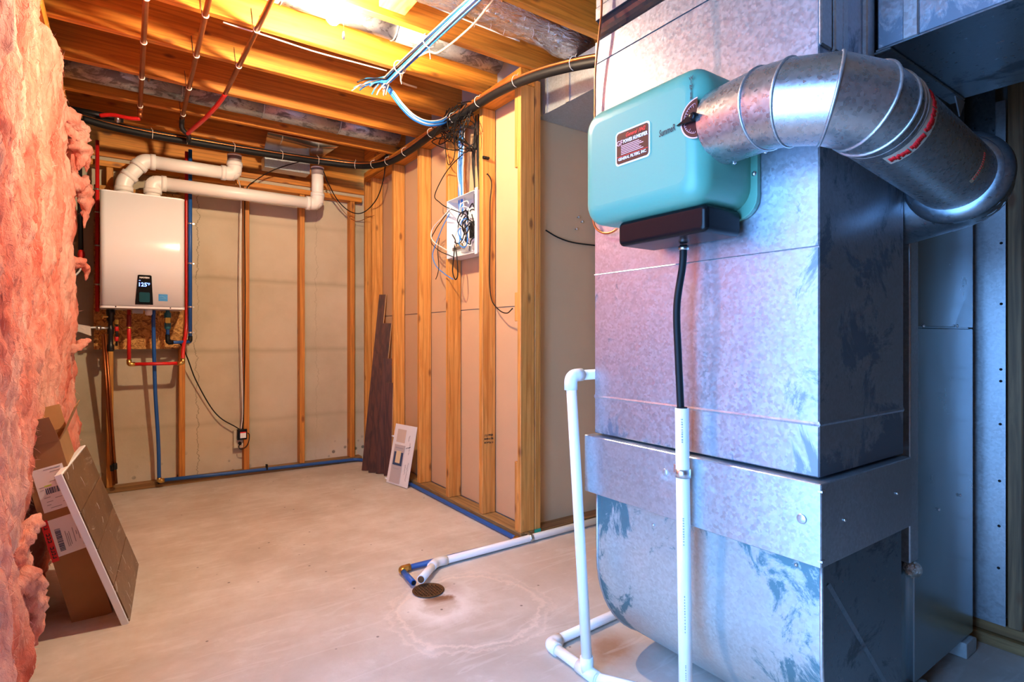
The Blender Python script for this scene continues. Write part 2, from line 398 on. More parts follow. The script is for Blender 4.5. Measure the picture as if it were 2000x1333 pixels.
# pink fibreglass
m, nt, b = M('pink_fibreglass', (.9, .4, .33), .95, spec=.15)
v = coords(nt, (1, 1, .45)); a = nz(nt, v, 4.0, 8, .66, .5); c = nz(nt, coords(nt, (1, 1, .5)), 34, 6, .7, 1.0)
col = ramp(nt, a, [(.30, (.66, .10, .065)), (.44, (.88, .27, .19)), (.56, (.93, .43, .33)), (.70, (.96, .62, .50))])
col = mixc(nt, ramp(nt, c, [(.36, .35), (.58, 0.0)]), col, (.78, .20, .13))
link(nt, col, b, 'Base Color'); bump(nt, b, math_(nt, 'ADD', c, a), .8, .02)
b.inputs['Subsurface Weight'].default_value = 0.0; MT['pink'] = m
MT['pink_fibre'] = plain('pink_fibre', (.94, .47, .37), .95, spec=.1)
# cardboard
m, nt, b = M('cardboard', (.36, .19, .075), .8)
v = coords(nt, (1, 1, 1)); a = nz(nt, v, 4, 4); link(nt, ramp(nt, a, [(.3, (.29, .145, .052)), (.7, (.38, .20, .080))]), b, 'Base Color'); MT['card'] = m
# shrink-wrapped wood-look plank pack
m, nt, b = M('wrapped_planks', (.30, .17, .08), .3, 0, .3)
v = coords(nt, (1, 1, 1)); a = nz(nt, v, 6, 6, .6, .6); sv = nd(nt, 'ShaderNodeSeparateXYZ', Vector=v)
col = ramp(nt, a, [(.3, (.085, .040, .015)), (.6, (.17, .085, .038)), (.8, (.28, .17, .095))])
wr = nz(nt, coords(nt, (9, 2, 9)), 2.0, 6, .7, 2.5)
col = mixc(nt, ramp(nt, wr, [(.60, 0.0), (.68, .7)]), col, (.62, .56, .50))
link(nt, col, b, 'Base Color'); bump(nt, b, wr, .35, .006); MT['wrap'] = m
# lamps and screens
def emit(name, col, s):
    m, nt, b = M(name, col, .5); b.inputs['Emission Color'].default_value = (*col, 1); b.inputs['Emission Strength'].default_value = s; return m
MT['bulb'] = emit('bulb_glass', (1, .77, .52), BULB_STRENGTH)
MT['lcd'] = emit('lcd_digits', (.12, .22, 1.0), 2.2)
MT['drain'] = plain('rusty_iron', (.13, .06, .02), .6, .5, var=.5, scale=40)
MT['greenprint'] = plain('green_plastic_strip', (.02, .42, .28), .5)
MT['hole'] = plain('dark_hole', (.004, .004, .004), .9)

# =================================================================== THE SETTING
YB, XL, XP, XR = 4.67, -.36, 1.67, 2.46      # foundation wall, left wall, partition stud faces, right wall
ZJ = 2.44                                    # underside of the joists
def struct(o): o['kind'] = 'structure'; return o
fl = struct(MB().box((-.6, -2.5, -.12), (5.6, 4.9, 0)).build('floor', MT['floor']))
wb = struct(MB().box((-.6, YB, 0), (1.86, YB+.2, 2.27)).build('wall_back', MT['cwall']))
ce = struct(MB().box((-.6, -2.5, ZJ+.235), (5.6, 4.9, ZJ+.255)).build('ceiling', MT['subfloor']))
wl = struct(MB().box((XL-.05, 1.20, 0), (XL, YB, ZJ+.235)).build('wall_left', MT['kraft']))     # unseen doorway added beside it, left of the viewer, for the cool daylight
MB().box((XL-.05, -2.5, 0), (XL, .10, ZJ+.235)).build('wall_end', MT['kraft'], wl)
MB().box((XL-.05, .10, 2.05), (XL, 1.20, ZJ+.235)).build('header', MT['fir_y'], wl)
wf = struct(MB().box((-.6, -2.55, 0), (5.6, -2.5, ZJ+.235)).build('wall_front', MT['kraft']))
wr_ = struct(MB().box((XR+.04, .44, 0), (XR+.055, 2.55, ZJ+.235)).build('wall_right', MT['drywall_grey']))   # unseen dark space added past its end darkens the plenum side's reflections
MB().box((XR+.055, .44, 0), (5.5, .46, ZJ+.235)).build('return_wall', MT['kraft'], wr_)
ws_ = struct(MB().box((5.5, -2.5, 0), (5.6, .46, ZJ+.235)).build('wall_added_space', MT['kraft']))  # far wall of the added dark space
wp = struct(MB().box((XP+.095, 2.412, .62+.6), (XP+.107, YB, ZJ-.002)).build('wall_partition', MT['drywall']))
MB().box((XP+.095, 2.412, 0.04), (XP+.107, YB, 1.215)).build('drywall_sheet', MT['drywall'], wp)
MB().box((XP+.1075, 2.412, 0), (XP+.12, YB, ZJ+.2)).build('light_stop_sheet', MT['drywall_grey'], wp)  # unseen backing added to stop daylight leaking through the sheet seam
wn = struct(MB().box((XP+.12, 2.40, 0.03), (XR+.04, 2.412, ZJ+.23)).build('wall_nook', MT['drywall']))
for y, z in ((0, 0),):
    pass
MB().box((XL-.05, 1.195, 0.001), (-.195, 1.215, 2.05)).build('added_jamb', MT['pine_z'], wl)  # unseen board added to keep grazing daylight off the insulation
MB().box((XL-.05, .085, 0.001), (-.30, .10, 2.05)).build('added_jamb', MT['pine_z'], wl)  # unseen opposite board of the added doorway
# rim board and sill above the foundation
MB().box((-.6, YB+.06, 2.31), (1.86, YB+.10, ZJ+.235)).build('rim_board', MT['fir_x'], wb)
MB().box((-.6, YB-.02, 2.27), (1.86, YB+.14, 2.308)).build('sill_plate', MT['fir_x'], wb)
# studs -------------------------------------------------------------
def stud_mesh(name, sx, sy, h, m):
    o = MB().box((-sx/2, -sy/2, 0), (sx/2, sy/2, h)).build(name, m, bevel=.003, seg=1); return o
def studs(parent, proto_dims, spots, m, name='stud'):
    pr = None
    for (x, y, z) in spots:
        if pr is None:
            pr = stud_mesh(name, *proto_dims, m); o = pr
        else: o = pr.copy(); COL.objects.link(o)
        o.parent = parent; o.location = (x, y, z)
# back furring wall
BP = .038
studs(wb, (.038, .085, 2.145), [(x, YB-.0445, BP+.001) for x in (-.075, .342, .762, 1.168, 1.575)], MT['fir_z'])
MB().box((-.34, YB-.089, 0.001), (1.655, YB-.002, BP)).build('bottom_plate', MT['treated_x'], wb, bevel=.002, seg=1)
MB().box((-.34, YB-.089, 2.186), (.72, YB-.002, 2.224)).build('top_plate', MT['fir_x'], wb, bevel=.002, seg=1)
MB().box((.72, YB-.089, 2.186), (1.655, YB-.002, 2.224)).build('top_plate', MT['fir_x'], wb, bevel=.002, seg=1)
# partition wall: studs facing the room
ys = [4.560, 4.400, 3.960, 3.516, 3.100, 2.700]
studs(wp, (.089, .038, 2.315), [(XP+.0445, y, BP+.001) for y in ys], MT['pine_z'])
MB().box((XP, 2.31, .001), (XP+.09, YB-.09, BP)).build('bottom_plate', MT['treated_y'], wp, bevel=.002, seg=1)
MB().box((XP, 2.31, 2.356), (XP+.09, YB-.09, 2.436)).build('top_plate', MT['fir_y'], wp, bevel=.002, seg=1)
# corner post: two studs with blocking between and a third round the corner
studs(wp, (.089, .030, 2.315), [(XP+.0445, 2.3255, BP+.001)], MT['pine_z'], 'corner_stud')
studs(wp, (.060, .012, 2.315), [(XP+.058, 2.3615, BP+.001)], MT['pine_z'], 'corner_stud')
for a, b_ in ((BP+.002, .40), (1.13, 1.28), (1.93, 2.352)):
    MB().box((XP+.001, 2.341, a), (XP+.027, 2.3655, b_)).build('blocking', MT['pine_z'], wp, bevel=.002, seg=1)
studs(wp, (.038, .082, 2.355), [(XP+.112, 2.352, .04)], MT['pine_z'], 'corner_stud')
MB().box((XP+.092, 2.3095, .012), (XP+.131, 2.398, .04)).build('sill_seal', MT['greenprint'], wp)
# nook wall plates and hidden studs
MB().box((XP+.132, 2.312, .001), (XR+.035, 2.40, .032)).build('bottom_plate', MT['treated_x'], wn)
studs(wn, (.038, .085, 2.30), [(x, 2.356, .034) for x in (2.30, 2.44)], MT['pine_z'])
for px, py in ((1128, 425), (1135, 434), (1124, 448)):
    p = onY(px, py, 2.398); MB().lathe([(.004, 0), (.004, .012), (.008, .012), (.008, .016), (0, .016)], frame(p, (0, -1, 0)), 8).build('screw_tip', MT['screw'], wn)
# left wall: studs among the batts
studs(wl, (.089, .038, 2.42), [(XL+.046, y, .002) for y in (1.235, 4.075, 4.50)], MT['fir_z'])
MB().box((XL+.001, -2.4, ZJ-.078), (XL+.09, 4.10, ZJ-.002)).build('top_plate', MT['fir_y'], wl)
# right wall
studs(wr_, (.085, .038, 2.34), [(XR-.004, y, .079) for y in (.552,)], MT['grey_wood_z'])
MB().box((XR-.05, .44, .001), (XR+.038, 2.30, .038)).build('bottom_plate', MT['treated_y'], wr_, bevel=.002, seg=1)
MB().box((XR-.030, .44, .040), (XR+.038, 2.30, .078)).build('bottom_plate', MT['treated_y'], wr_, bevel=.002, seg=1)
# joists ------------------------------------------------------------
JY = [-.60, -.18, .24, .66, 1.08, 1.49, 1.90, 2.32, 2.72, 3.13, 3.56, 4.00, 4.42]
pr = None
for y in JY:
    if pr is None: pr = MB().box((-.55, -.019, 0), (2.48, .019, .234)).build('joist', MT['fir_x'], ce, bevel=.003, seg=1); o = pr
    else: o = pr.copy(); COL.objects.link(o); o.parent = ce
    o.location = (0, y-.012, ZJ)
MB().box((.90, 1.912, ZJ+.03), (1.02, 2.285, ZJ+.068)).build('blocking', MT['pine_y'], ce, bevel=.002, seg=1)
MB().box((1.60, 4.02, ZJ), (1.64, 4.38, ZJ+.2)).build('blocking', MT['fir_y'], ce, bevel=.002, seg=1)
MB().tube([(.10, 4.02, 2.52), (.12, 3.62, 2.47)], .006, 6).build('nailing_strip', MT['grey_wood_z'], ce)
# floor drain -------------------------------------------------------
D = Vector((1.03, 2.075, 0))
dr = thing('floor_drain', 'rusty round floor drain grate set in the concrete', 'drain', D)
g = MB(); g.lathe([(.062, .0005), (.066, .005), (.058, .006), (.056, .0015), (0, .0015)], frame(D, (0, 0, 1)), 32); g.build('rim', MT['drain'], dr)
g = MB()
for i in range(-4, 5):
    h = math.sqrt(max(.0, .056**2-(i*.0125)**2)); g.box((D.x-h, D.y+i*.0125-.0028, .002), (D.x+h, D.y+i*.0125+.0028, .0055))
    g.box((D.x+i*.0125-.0028, D.y-h, .002), (D.x+i*.0125+.0028, D.y+h, .0052))
g.build('grate', MT['drain'], dr)

# =================================================================== FURNACE SIDE
XF, Y0, Y1 = 1.23, .602, 1.30
# return plenum: front and side sheets folded at the corner, creased
rp = thing('return_plenum', 'tall galvanized return air plenum rising to the ceiling behind green humidifier', 'duct', (1.45, .95, .744))
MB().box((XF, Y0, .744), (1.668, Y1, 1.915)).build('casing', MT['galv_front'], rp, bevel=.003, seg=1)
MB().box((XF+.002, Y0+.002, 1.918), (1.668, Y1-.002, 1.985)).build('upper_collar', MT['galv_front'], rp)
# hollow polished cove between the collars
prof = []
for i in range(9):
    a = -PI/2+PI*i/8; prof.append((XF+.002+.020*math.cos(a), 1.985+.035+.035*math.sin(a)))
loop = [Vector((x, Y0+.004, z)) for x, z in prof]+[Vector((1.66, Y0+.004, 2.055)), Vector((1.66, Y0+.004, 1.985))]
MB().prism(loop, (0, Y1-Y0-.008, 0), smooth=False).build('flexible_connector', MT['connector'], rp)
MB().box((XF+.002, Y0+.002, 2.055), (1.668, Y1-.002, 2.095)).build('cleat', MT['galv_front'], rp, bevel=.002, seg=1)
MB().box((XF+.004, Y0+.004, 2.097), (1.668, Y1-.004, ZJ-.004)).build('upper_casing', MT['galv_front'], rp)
for z in (.86,):
    g = MB(); g.prism([(XF+.0005, Y0, z-.006), (XF-.0016, Y0, z), (XF+.0005, Y0, z+.006)], (0, Y1-Y0, 0)); g.build('stiffening_crease', MT['galv_front'], rp)
    g = MB(); g.prism([(XF, Y0+.0005, z-.006), (XF, Y0-.002, z), (XF, Y0+.0005, z+.006)], (.438, 0, 0)); g.build('stiffening_crease', MT['galv_front'], rp)
g = MB(); g.prism([(XF+.0005, Y0, 1.243), (XF-.001, Y0, 1.246), (XF+.0005, Y0, 1.249)], (0, Y1-Y0, 0)); g.build('stiffening_crease', MT['galv_front'], rp)
# side seams of the upper casing (drive cleats)
for i, (x0, x1, d) in enumerate(((XF-.002, XF+.045, .006), (XF+.05, XF+.088, .010), (XF+.092, XF+.12, .006), (XF+.20, XF+.24, .012))):
    MB().box((x0, Y0-d, 1.68), (x1, Y0+.001, ZJ-.01)).build('drive_cleat', MT['galv'], rp, bevel=.003, seg=1)
# filter rack band
fb = thing('filter_rack', 'blue grey metal filter rack band wrapped round the furnace plenum', 'filter rack', (1.44, .95, .56))
MB().box((1.203, .585, .560), (1.672, 1.318, .738)).build('body', MT['galv_band'], fb, bevel=.002, seg=1)
for px, py, r in ((1299, 923, .010), (1566, 1014, .011)):
    p = onX(px, py, 1.203); MB().lathe([(r, 0), (r, .0012), (r*.8, .0025), (0, .0028)], frame(p, (-1, 0, 0)), 20).build('knockout', MT['galv_band'], fb)
for px, py in ((1649, 1016), (1751, 964)):
    p = onY(px, py, .585); MB().lathe([(.004, 0), (.004, .002), (.0025, .004), (0, .004)], frame(p, (0, -1, 0)), 10).build('screw', MT['screw'], fb)
for z in (.575, .722): MB().box((1.198, .580, z), (1.212, .590, z+.004)).build('tab', MT['screw'], fb)
# boot: curved return elbow
rb = thing('return_boot', 'stained galvanized return boot with curved heel resting on the floor', 'duct', (1.45, .95, 0))
def bootprof(inset=0):
    R = .325-inset; pts = [(1.238+inset, .559)]
    for i in range(15):
        a = PI+PI/2*i/14; pts.append((1.563+R*math.cos(a), .352+R*math.sin(a)))
    pts += [(1.668-inset, .027+inset), (1.668-inset, .559)]
    return pts
pp = bootprof(.004)
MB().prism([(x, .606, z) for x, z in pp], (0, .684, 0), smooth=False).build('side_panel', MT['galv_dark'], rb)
g = MB(); vs_ = []; fs_ = []; q = bootprof(0)[:-1]
for x, z in q: vs_ += [(x, .600, z), (x, 1.296, z)]
for i in range(len(q)-1): fs_.append((2*i, 2*i+1, 2*i+3, 2*i+2))
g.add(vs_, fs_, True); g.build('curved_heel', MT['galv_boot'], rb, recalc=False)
for y in (.601, 1.295):
    g = MB(); g.tube([(x, y, z) for x, z in q[:-1]], .0045, 6); g.build('seam_flange', MT['galv'], rb)
MB().box((1.55, .62, .001), (1.66, 1.28, .026)).build('foot_rail', MT['galv_dark'], rb)
g = MB(); g.prism([(1.27, .6058, .50), (1.28, .6030, .505), (1.285, .6058, .495)], (.36, 0, -.40)); g.build('crease', MT['galv_dark'], rb)
for px, py in ((1276, 1026), (1555, 1104)):
    p = onX(px, py, 1.236); MB().lathe([(.004, 0), (.004, .002), (0, .003)], frame(p, (-1, 0, 0)), 8).build('screw', MT['screw'], rb)
# furnace cabinet
fc = thing('furnace_cabinet', 'dark blue steel furnace cabinet standing on small grey blocks', 'furnace', (2.02, .95, .05))
MB().box((1.79, .652, .055), (2.33, 1.25, 1.74)).build('casing', MT['cab'], fc)
MB().box((1.845, .640, .06), (2.332, .655, 1.076)).build('lower_panel', MT['cab'], fc, bevel=.003, seg=1)
# upper panel, slightly pillowed
g = MB(); n = 14; vs_ = []; fs_ = []
for i in range(n+1):
    for j in range(n+1):
        u, v_ = i/n, j/n; bul = .006*math.sin(PI*u)*math.sin(PI*v_)+.004*math.sin(5*u)*math.exp(-6*v_)
        vs_.append((1.845+.487*u, .640-bul, 1.082+.655*v_))
for i in range(n):
    for j in range(n): a = i*(n+1)+j; fs_.append((a, a+n+1, a+n+2, a+1))
g.add(vs_, fs_, True); g.box((1.845, .6405, 1.0805), (2.332, .654, 1.737)); g.build('upper_panel', MT['cab'], fc)
MB().box((1.786, .628, .42), (1.842, .66, 1.735)).build('corner_trim', MT['galv_band'], fc, bevel=.004, seg=2)
g = MB(); g.lathe([(.022, 0), (.026, .012), (.018, .03), (.010, .036), (0, .036)], frame((1.815, .648, .395), (0, -1, .15)), 9); g.build('foil_patch', MT['foil'], fc)
for px, py in ((1803, 637), (1869, 637), (1783, 1031), (1833, 996), (1875, 968)):
    p = onY(px, py, .638); MB().lathe([(.005, 0), (.005, .003), (0, .004)], frame(p, (0, -1, 0)), 8).build('screw', MT['screw'], fc)
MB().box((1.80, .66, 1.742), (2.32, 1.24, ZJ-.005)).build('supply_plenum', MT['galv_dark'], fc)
for (x, y, lab) in ((2.285, .665, 'small pale grey block under the far corner of the furnace cabinet'), (1.875, .668, 'small grey block under the near corner of the furnace cabinet')):
    g = MB(); g.prism([(x-.045, y-.035, .001), (x+.045, y-.035, .001), (x+.05, y-.035, .045), (x+.02, y-.035, .0545), (x-.05, y-.035, .0545)], (0, .07, 0))
    g.rebase('support_block', MT['block'], lab, 'block', 'blocks under the furnace', bevel=.004)
# supply trunk
tr = thing('supply_trunk', 'rectangular galvanized supply trunk hanging overhead at the right', 'duct', (1.71, -.2, 1.73))
MB().box((1.47, -1.3, 1.732), (1.955, .585, ZJ-.006)).build('casing', MT['galv_front'], tr, bevel=.003, seg=1)
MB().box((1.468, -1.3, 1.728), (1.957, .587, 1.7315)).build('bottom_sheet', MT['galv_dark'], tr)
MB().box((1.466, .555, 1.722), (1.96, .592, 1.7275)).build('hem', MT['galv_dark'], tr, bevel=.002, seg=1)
MB().prism([(1.90, .56, 1.722), (1.975, .56, 1.722), (1.935, .56, 1.672)], (0, .003, 0)).build('bent_tab', MT['galv'], tr)
for y in (.50, .28, -.1): MB().box((1.462, y, 1.73), (1.47, y+.03, ZJ-.01)).build('drive_cleat', MT['galv'], tr, bevel=.002, seg=1)
# sheet metal lining on the right wall
ps = thing('panned_return_sheet', 'blue galvanized sheet nailed over the stud bay on right wall', 'sheet metal', (XR-.05, .8, .08))
MB().box((XR-.052, .574, .082), (XR-.0475, 1.30, 1.84)).build('sheet', MT['galv'], ps)
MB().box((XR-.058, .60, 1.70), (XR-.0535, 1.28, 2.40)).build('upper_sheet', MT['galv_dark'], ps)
for py in (475, 594, 722, 745, 829, 940, 1028, 1110):
    p = onX(1958-(py-475)*.012, py, XR-.052); MB().lathe([(.0045, 0), (.0045, .002), (0, .003)], frame((p.x, max(p.y, .585), p.z), (-1, 0, 0)), 8).build('nail', MT['blackpipe'], ps)
# nook trunk duct seen above the drywall
nk = thing('nook_duct', 'grey rectangular duct crossing overhead beside the corner post', 'duct', (2.0, 1.8, 2.235))
MB().box((1.84, 1.35, 2.236), (2.30, 2.396, ZJ-.004)).build('casing', MT['galv_band'], nk)
for y in (2.30, 2.12): MB().box((1.832, y, 2.234), (1.84, y+.028, ZJ-.006)).build('drive_cleat', MT['galv'], nk)

# humidifier ---------------------------------------------------------
hu = thing('humidifier', 'sea green power humidifier box with maroon label mounted on the plenum', 'humidifier', (1.13, .93, 1.36))
HX = 1.03
def rounded_box(mb, x0, x1, y0, y1, z0, z1, r, R, n=6):
    # a hood: rounded in plan of the front face, rolled towards the front
    cy, cz = (y0+y1)/2, (z0+z1)/2; loops = []
    for i in range(n+1):
        a = PI/2*i/n; x = x0+r*(1-math.sin(a)); k = r*(1-math.cos(a))
        loops.append((x, k))
    loops = [(x1, 0)]+loops
    vs = []; fs = []; L = None
    for x, k in loops:
        lp = rrect(y1-y0-2*k, z1-z0-2*k, max(R-k*.6, .006), 6); L = len(lp)
        vs += [(x, cy+p, cz+q) for p, q in lp]
    for i in range(len(loops)-1):
        for j in range(L): k = (j+1) % L; fs.append((i*L+j, i*L+k, (i+1)*L+k, (i+1)*L+j))
    mb.add(vs, fs, True); b = len(mb.v)-L
    mb.f.append([b+j for j in range(L)]); mb.sm.append(False); mb.mi.append(0)
    return mb
g = MB(); rounded_box(g, HX, 1.214, .752, 1.142, 1.352, 1.660, .045, .052); g.build('hood', MT['green'], hu)
lp = rrect(.42, .335, .05); MB().prism([(1.2135, .945+a, 1.498+b_) for a, b_ in lp], (.0145, 0, 0)).build('mounting_flange', MT['green'], hu, bevel=.002)
for px, py in ((1480, 338), (1449, 396), (1457, 344)):
    p = onX(px, py, 1.213); MB().lathe([(.006, 0), (.006, .003), (.003, .006), (0, .006)], frame((1.2135, max(p.y, .742), p.z), (-1, 0, 0)), 8).build('screw', MT['screw'], hu)
g = MB(); rounded_box(g, 1.072, 1.20, .772, 1.045, 1.288, 1.352, .012, .014); g.build('drain_pan', MT['blackgloss'], hu)
# maroon nameplate
X1 = HX-.0004
c0, c1 = onX(1203, 296, X1), onX(1270, 261, X1)
ny0, ny1 = c0.y, c1.y; nzc = 1.525; nw = ny0-ny1; nh = .086; nyc = (ny0+ny1)/2
np_ = MB().prism([(HX-.0002, nyc+a, nzc+b_) for a, b_ in rrect(nw, nh, .010)], (-.0012, 0, 0)).build('nameplate', MT['paper'], hu)
MB().prism([(HX-.0014, nyc+a, nzc+b_) for a, b_ in rrect(nw-.008, nh-.008, .008)], (-.0004, 0, 0)).build('nameplate_field', MT['maroon'], np_)
LX, UZ = Vector((0, -1, 0)), Vector((0, 0, 1)); tx = HX-.0018
text('General 1042', 'lettering', MT['printred'], np_, (tx, nyc-.010, nzc+.028), LX, UZ, .0135, width=nw*.56, shear=.35, bold=.0003)
text('POWER HUMIDIFIER', 'lettering', MT['paper'], np_, (tx, nyc-.010, nzc+.014), LX, UZ, .0125, width=nw*.70, bold=.0003)
text('GENERAL FILTERS, INC.', 'lettering', MT['paper'], np_, (tx, nyc, nzc-.0275), LX, UZ, .010, width=nw*.82, bold=.0002)
text('GF', 'emblem', MT['pinkink'], np_, (tx, nyc+nw*.37, nzc+.013), LX, UZ, .018, bold=.0002)
g = MB()
for i in range(6): g.box((tx-.0003, nyc-nw*(.20+.06*((i*7) % 3)), nzc+.004-i*.0042), (tx, nyc+nw*.33, nzc+.0058-i*.0042))
g.build('fine_print', MT['pinkink'], np_)
MB().box((tx-.0003, nyc-nw*.45, nzc-.0215), (tx, nyc+nw*.45, nzc-.0203)).build('rule', MT['printred'], np_)
# half-round damper dial with pointer
dc = onX(1361, 230, X1); R = .045
pl_ = [(X1, dc.y-.002, dc.z+R), ]+[(X1, dc.y-.002+R*math.sin(a)*1.0, dc.z+R*math.cos(a)) for a in [PI*i/20 for i in range(1, 20)]]+[(X1, dc.y-.002, dc.z-R)]
dl = MB().prism(pl_, (-.001, 0, 0)).build('damper_dial', MT['pinkink'], hu)
k = .94; pl2 = [(X1-.0012, dc.y-.001+(y-dc.y)*k, dc.z+(z-dc.z)*k) for x, y, z in pl_]
MB().prism(pl2, (-.0004, 0, 0)).build('dial_face', MT['maroon'], dl)
g = MB()
for i in range(17):
    a = PI*(i+.5)/17; L_ = .008 if i % 4 == 1 else .004; r0 = .033
    p0 = Vector((X1-.0019, dc.y+r0*math.sin(a), dc.z+r0*math.cos(a))); p1 = Vector((X1-.0019, dc.y+(r0-L_)*math.sin(a), dc.z+(r0-L_)*math.cos(a)))
    g.tube([p0, p1], .0006, 4)
g.tube([(X1-.0019, dc.y+.033*math.sin(PI*i/24), dc.z+.033*math.cos(PI*i/24)) for i in range(1, 24)], .0006, 4)
g.build('dial_ticks', MT['pinkink'], dl)
g = MB(); g.prism([(X1-.002, dc.y+.048, dc.z-.006), (X1-.002, dc.y+.010, dc.z+.008), (X1-.002, dc.y-.001, dc.z+.010), (X1-.002, dc.y-.009, dc.z), (X1-.002, dc.y-.001, dc.z-.010), (X1-.002, dc.y+.010, dc.z-.009)], (-.010, 0, 0))
g.lathe([(.009, 0), (.009, .014), (.006, .017), (0, .017)], frame((X1-.002, dc.y, dc.z), (-1, 0, 0)), 14); g.build('pointer_knob', MT['blackgloss'], dl, bevel=.0015)
# felt-pen notes
p = onX(1303, 256, X1); text('SummeR', 'handwriting', MT['ink'], hu, (X1, p.y, p.z), LX+UZ*.06, UZ, .022, width=.047, shear=.1, bold=.0005)
for i, ch in enumerate('WINTER'):
    p = onX(1350, 153+i*7.7, X1); text(ch, 'handwriting', MT['ink'], hu, (X1, p.y, p.z), LX+UZ*.1, UZ, .0105, bold=.0003)
# bypass duct -----------------------------------------------------------
by = thing('bypass_duct', 'round galvanized bypass duct elbowing away from the green humidifier', 'duct', (1.2, .5, 1.35))
RD = .083
path = [Vector((1.105, .752, 1.522)), Vector((1.090, .640, 1.522)), Vector((1.085, .585, 1.514)), Vector((1.104, .520, 1.502)), Vector((1.152, .484, 1.488)), Vector((1.178, .478, 1.480)), Vector((1.62, .482, 1.434))]
def ringframe(p, t): return frame(p, t)
names = ['collar', 'gore', 'gore', 'gore', 'gore', 'straight_run']
for i in range(6):
    a, b_ = path[i], path[i+1]; g = MB()
    t0 = (b_-a).normalized() if i == 0 else ((a-path[i-1]).normalized()+(b_-a).normalized()).normalized()
    t1 = (b_-a).normalized() if i == 5 else ((b_-a).normalized()+(path[i+2]-b_).normalized()).normalized()
    # mitred cylinder between two tilted planes
    d = (b_-a).normalized(); Mx = frame(a, d, (0, 0, 1)); vs_ = []; fs_ = []; S = 40
    for (c_, t) in ((a, t0), (b_, t1)):
        for j in range(S):
            an = 2*PI*j/S; o_ = Mx.to_3x3() @ Vector((math.cos(an)*RD, math.sin(an)*RD, 0))
            q_ = c_+o_; q_ = q_+d*((c_-q_).dot(t)/d.dot(t)); vs_.append(q_)
    for j in range(S): k = (j+1) % S; fs_.append((j, k, S+k, S+j))
    g.add(vs_, fs_, True); g.build(names[i], MT['galv_duct'], by, recalc=False)
    if i < 5:
        g = MB(); g.tube(vs_[S:], .0032, 6, closed=True); g.build('seam_bead', MT['galv'], by)
g = MB()
for kk in (.012, .024):
    g.tube([path[5]+Vector((kk*1.2, 0, 0))+frame(path[5], path[6]-path[5]).to_3x3() @ Vector((math.cos(2*PI*j/40)*RD, math.sin(2*PI*j/40)*RD, 0)) for j in range(40)], .0022, 6, closed=True)
g.build('seam_bead', MT['galv'], by)
e = path[6]; d = (path[6]-path[5]).normalized()
g = MB(); g.lathe([(RD, -.004), (RD+.016, .002), (RD+.026, .016), (RD+.027, .028), (RD+.024, .030), (RD+.02, .018), (RD, .010)], frame(e, d), 44); g.build('end_flange', MT['galv_dark'], by)
ep = fillet([e, e+Vector((.13, 0, -.012)), e+Vector((.14, .20, -.05))], .12, 5)
for i in range(len(ep)-1):
    if (ep[i+1]-ep[i]).length > 1e-4: MB().tube([ep[i], ep[i+1]], RD+.012-.001*i, 32, caps=False).build('end_gore', MT['galv_dark'], by)
for px, py in ((1383, 245), (1469, 281), (1427, 315), (1403, 310)):
    pass
# red printed band and tape on the straight run
Mx = frame(path[5], d, (0, 0, 1)).to_3x3()
def patch(a0, a1, s0, s1, r):
    g = MB(); n = 10; vs_ = []; fs_ = []
    for i in range(n+1):
        an = math.radians(a0+(a1-a0)*i/n); o_ = Mx @ Vector((math.cos(an)*r, math.sin(an)*r, 0))
        vs_ += [path[5]+d*s0+o_, path[5]+d*s1+o_]
    for i in range(n): fs_.append((2*i, 2*i+1, 2*i+3, 2*i+2))
    return g.add(vs_, fs_, True)
ang = {}
for nm, a0 in (('x', 0),): pass
def face_angle(v):                                   # angle on the duct of an outward direction
    l = Mx.inverted() @ Vector(v); return math.degrees(math.atan2(l.y, l.x))
af = face_angle((-.35, -.75, -.5)); sgn = 1 if face_angle((-.2, -.6, -.9)) > face_angle((-.4, -.9, .1)) else -1
tp = patch(af-62, af+48, .030, .070, RD+.0008).build('tape', plain('clear_tape', (.50, .44, .36), .3), by)
# lettering wrapped on the tape: separate red strokes
random.seed(3)
g = MB()
for i in range(40):
    an = math.radians(af-58+i*2.6); 
    if i in (9, 21, 30): continue
    s0 = .040+.006*random.random(); s1 = s0+.012+.006*random.random()
    for (ss, dd) in ((s0, s1-s0),):
        for j in range(2):
            a2 = an+math.radians((j-.5)*1.1); o_ = Mx @ Vector((math.cos(a2)*(RD+.0014), math.sin(a2)*(RD+.0014), 0))
            g.tube([path[5]+d*ss+o_, path[5]+d*(ss+dd)+o_], .0014, 4)
g.build('red_print', MT['printred'], tp)
tp2 = patch(af-40, af+8, .335, .352, RD+.0008).build('tape', plain('brown_tape', (.40, .28, .18), .3), by)
g = MB()
for i in range(13):
    an = math.radians(af-36+i*3.2); o_ = Mx @ Vector((math.cos(an)*(RD+.0014), math.sin(an)*(RD+.0014), 0)); g.tube([path[5]+d*.339+o_, path[5]+d*.348+o_], .0008, 4)
g.build('red_print', MT['printred'], tp2)
for an, s in ((af-20, -.0), (af+25, .0)):
    pass
for ai, si in ((face_angle((-1, -.3, .1)), 0),): pass
# screws on the collar
g0 = path[0]; dd = (path[1]-path[0]).normalized(); M0 = frame(g0, dd, (0, 0, 1)).to_3x3()
for an, s in ((195, .012), (250, .10), (228, .02), (212, .075)):
    o_ = M0 @ Vector((math.cos(math.radians(an)), math.sin(math.radians(an)), 0)); MB().lathe([(.005, 0), (.005, .003), (0, .005)], frame(g0+dd*s+o_*RD, o_), 8).build('screw', MT['screw'], by)
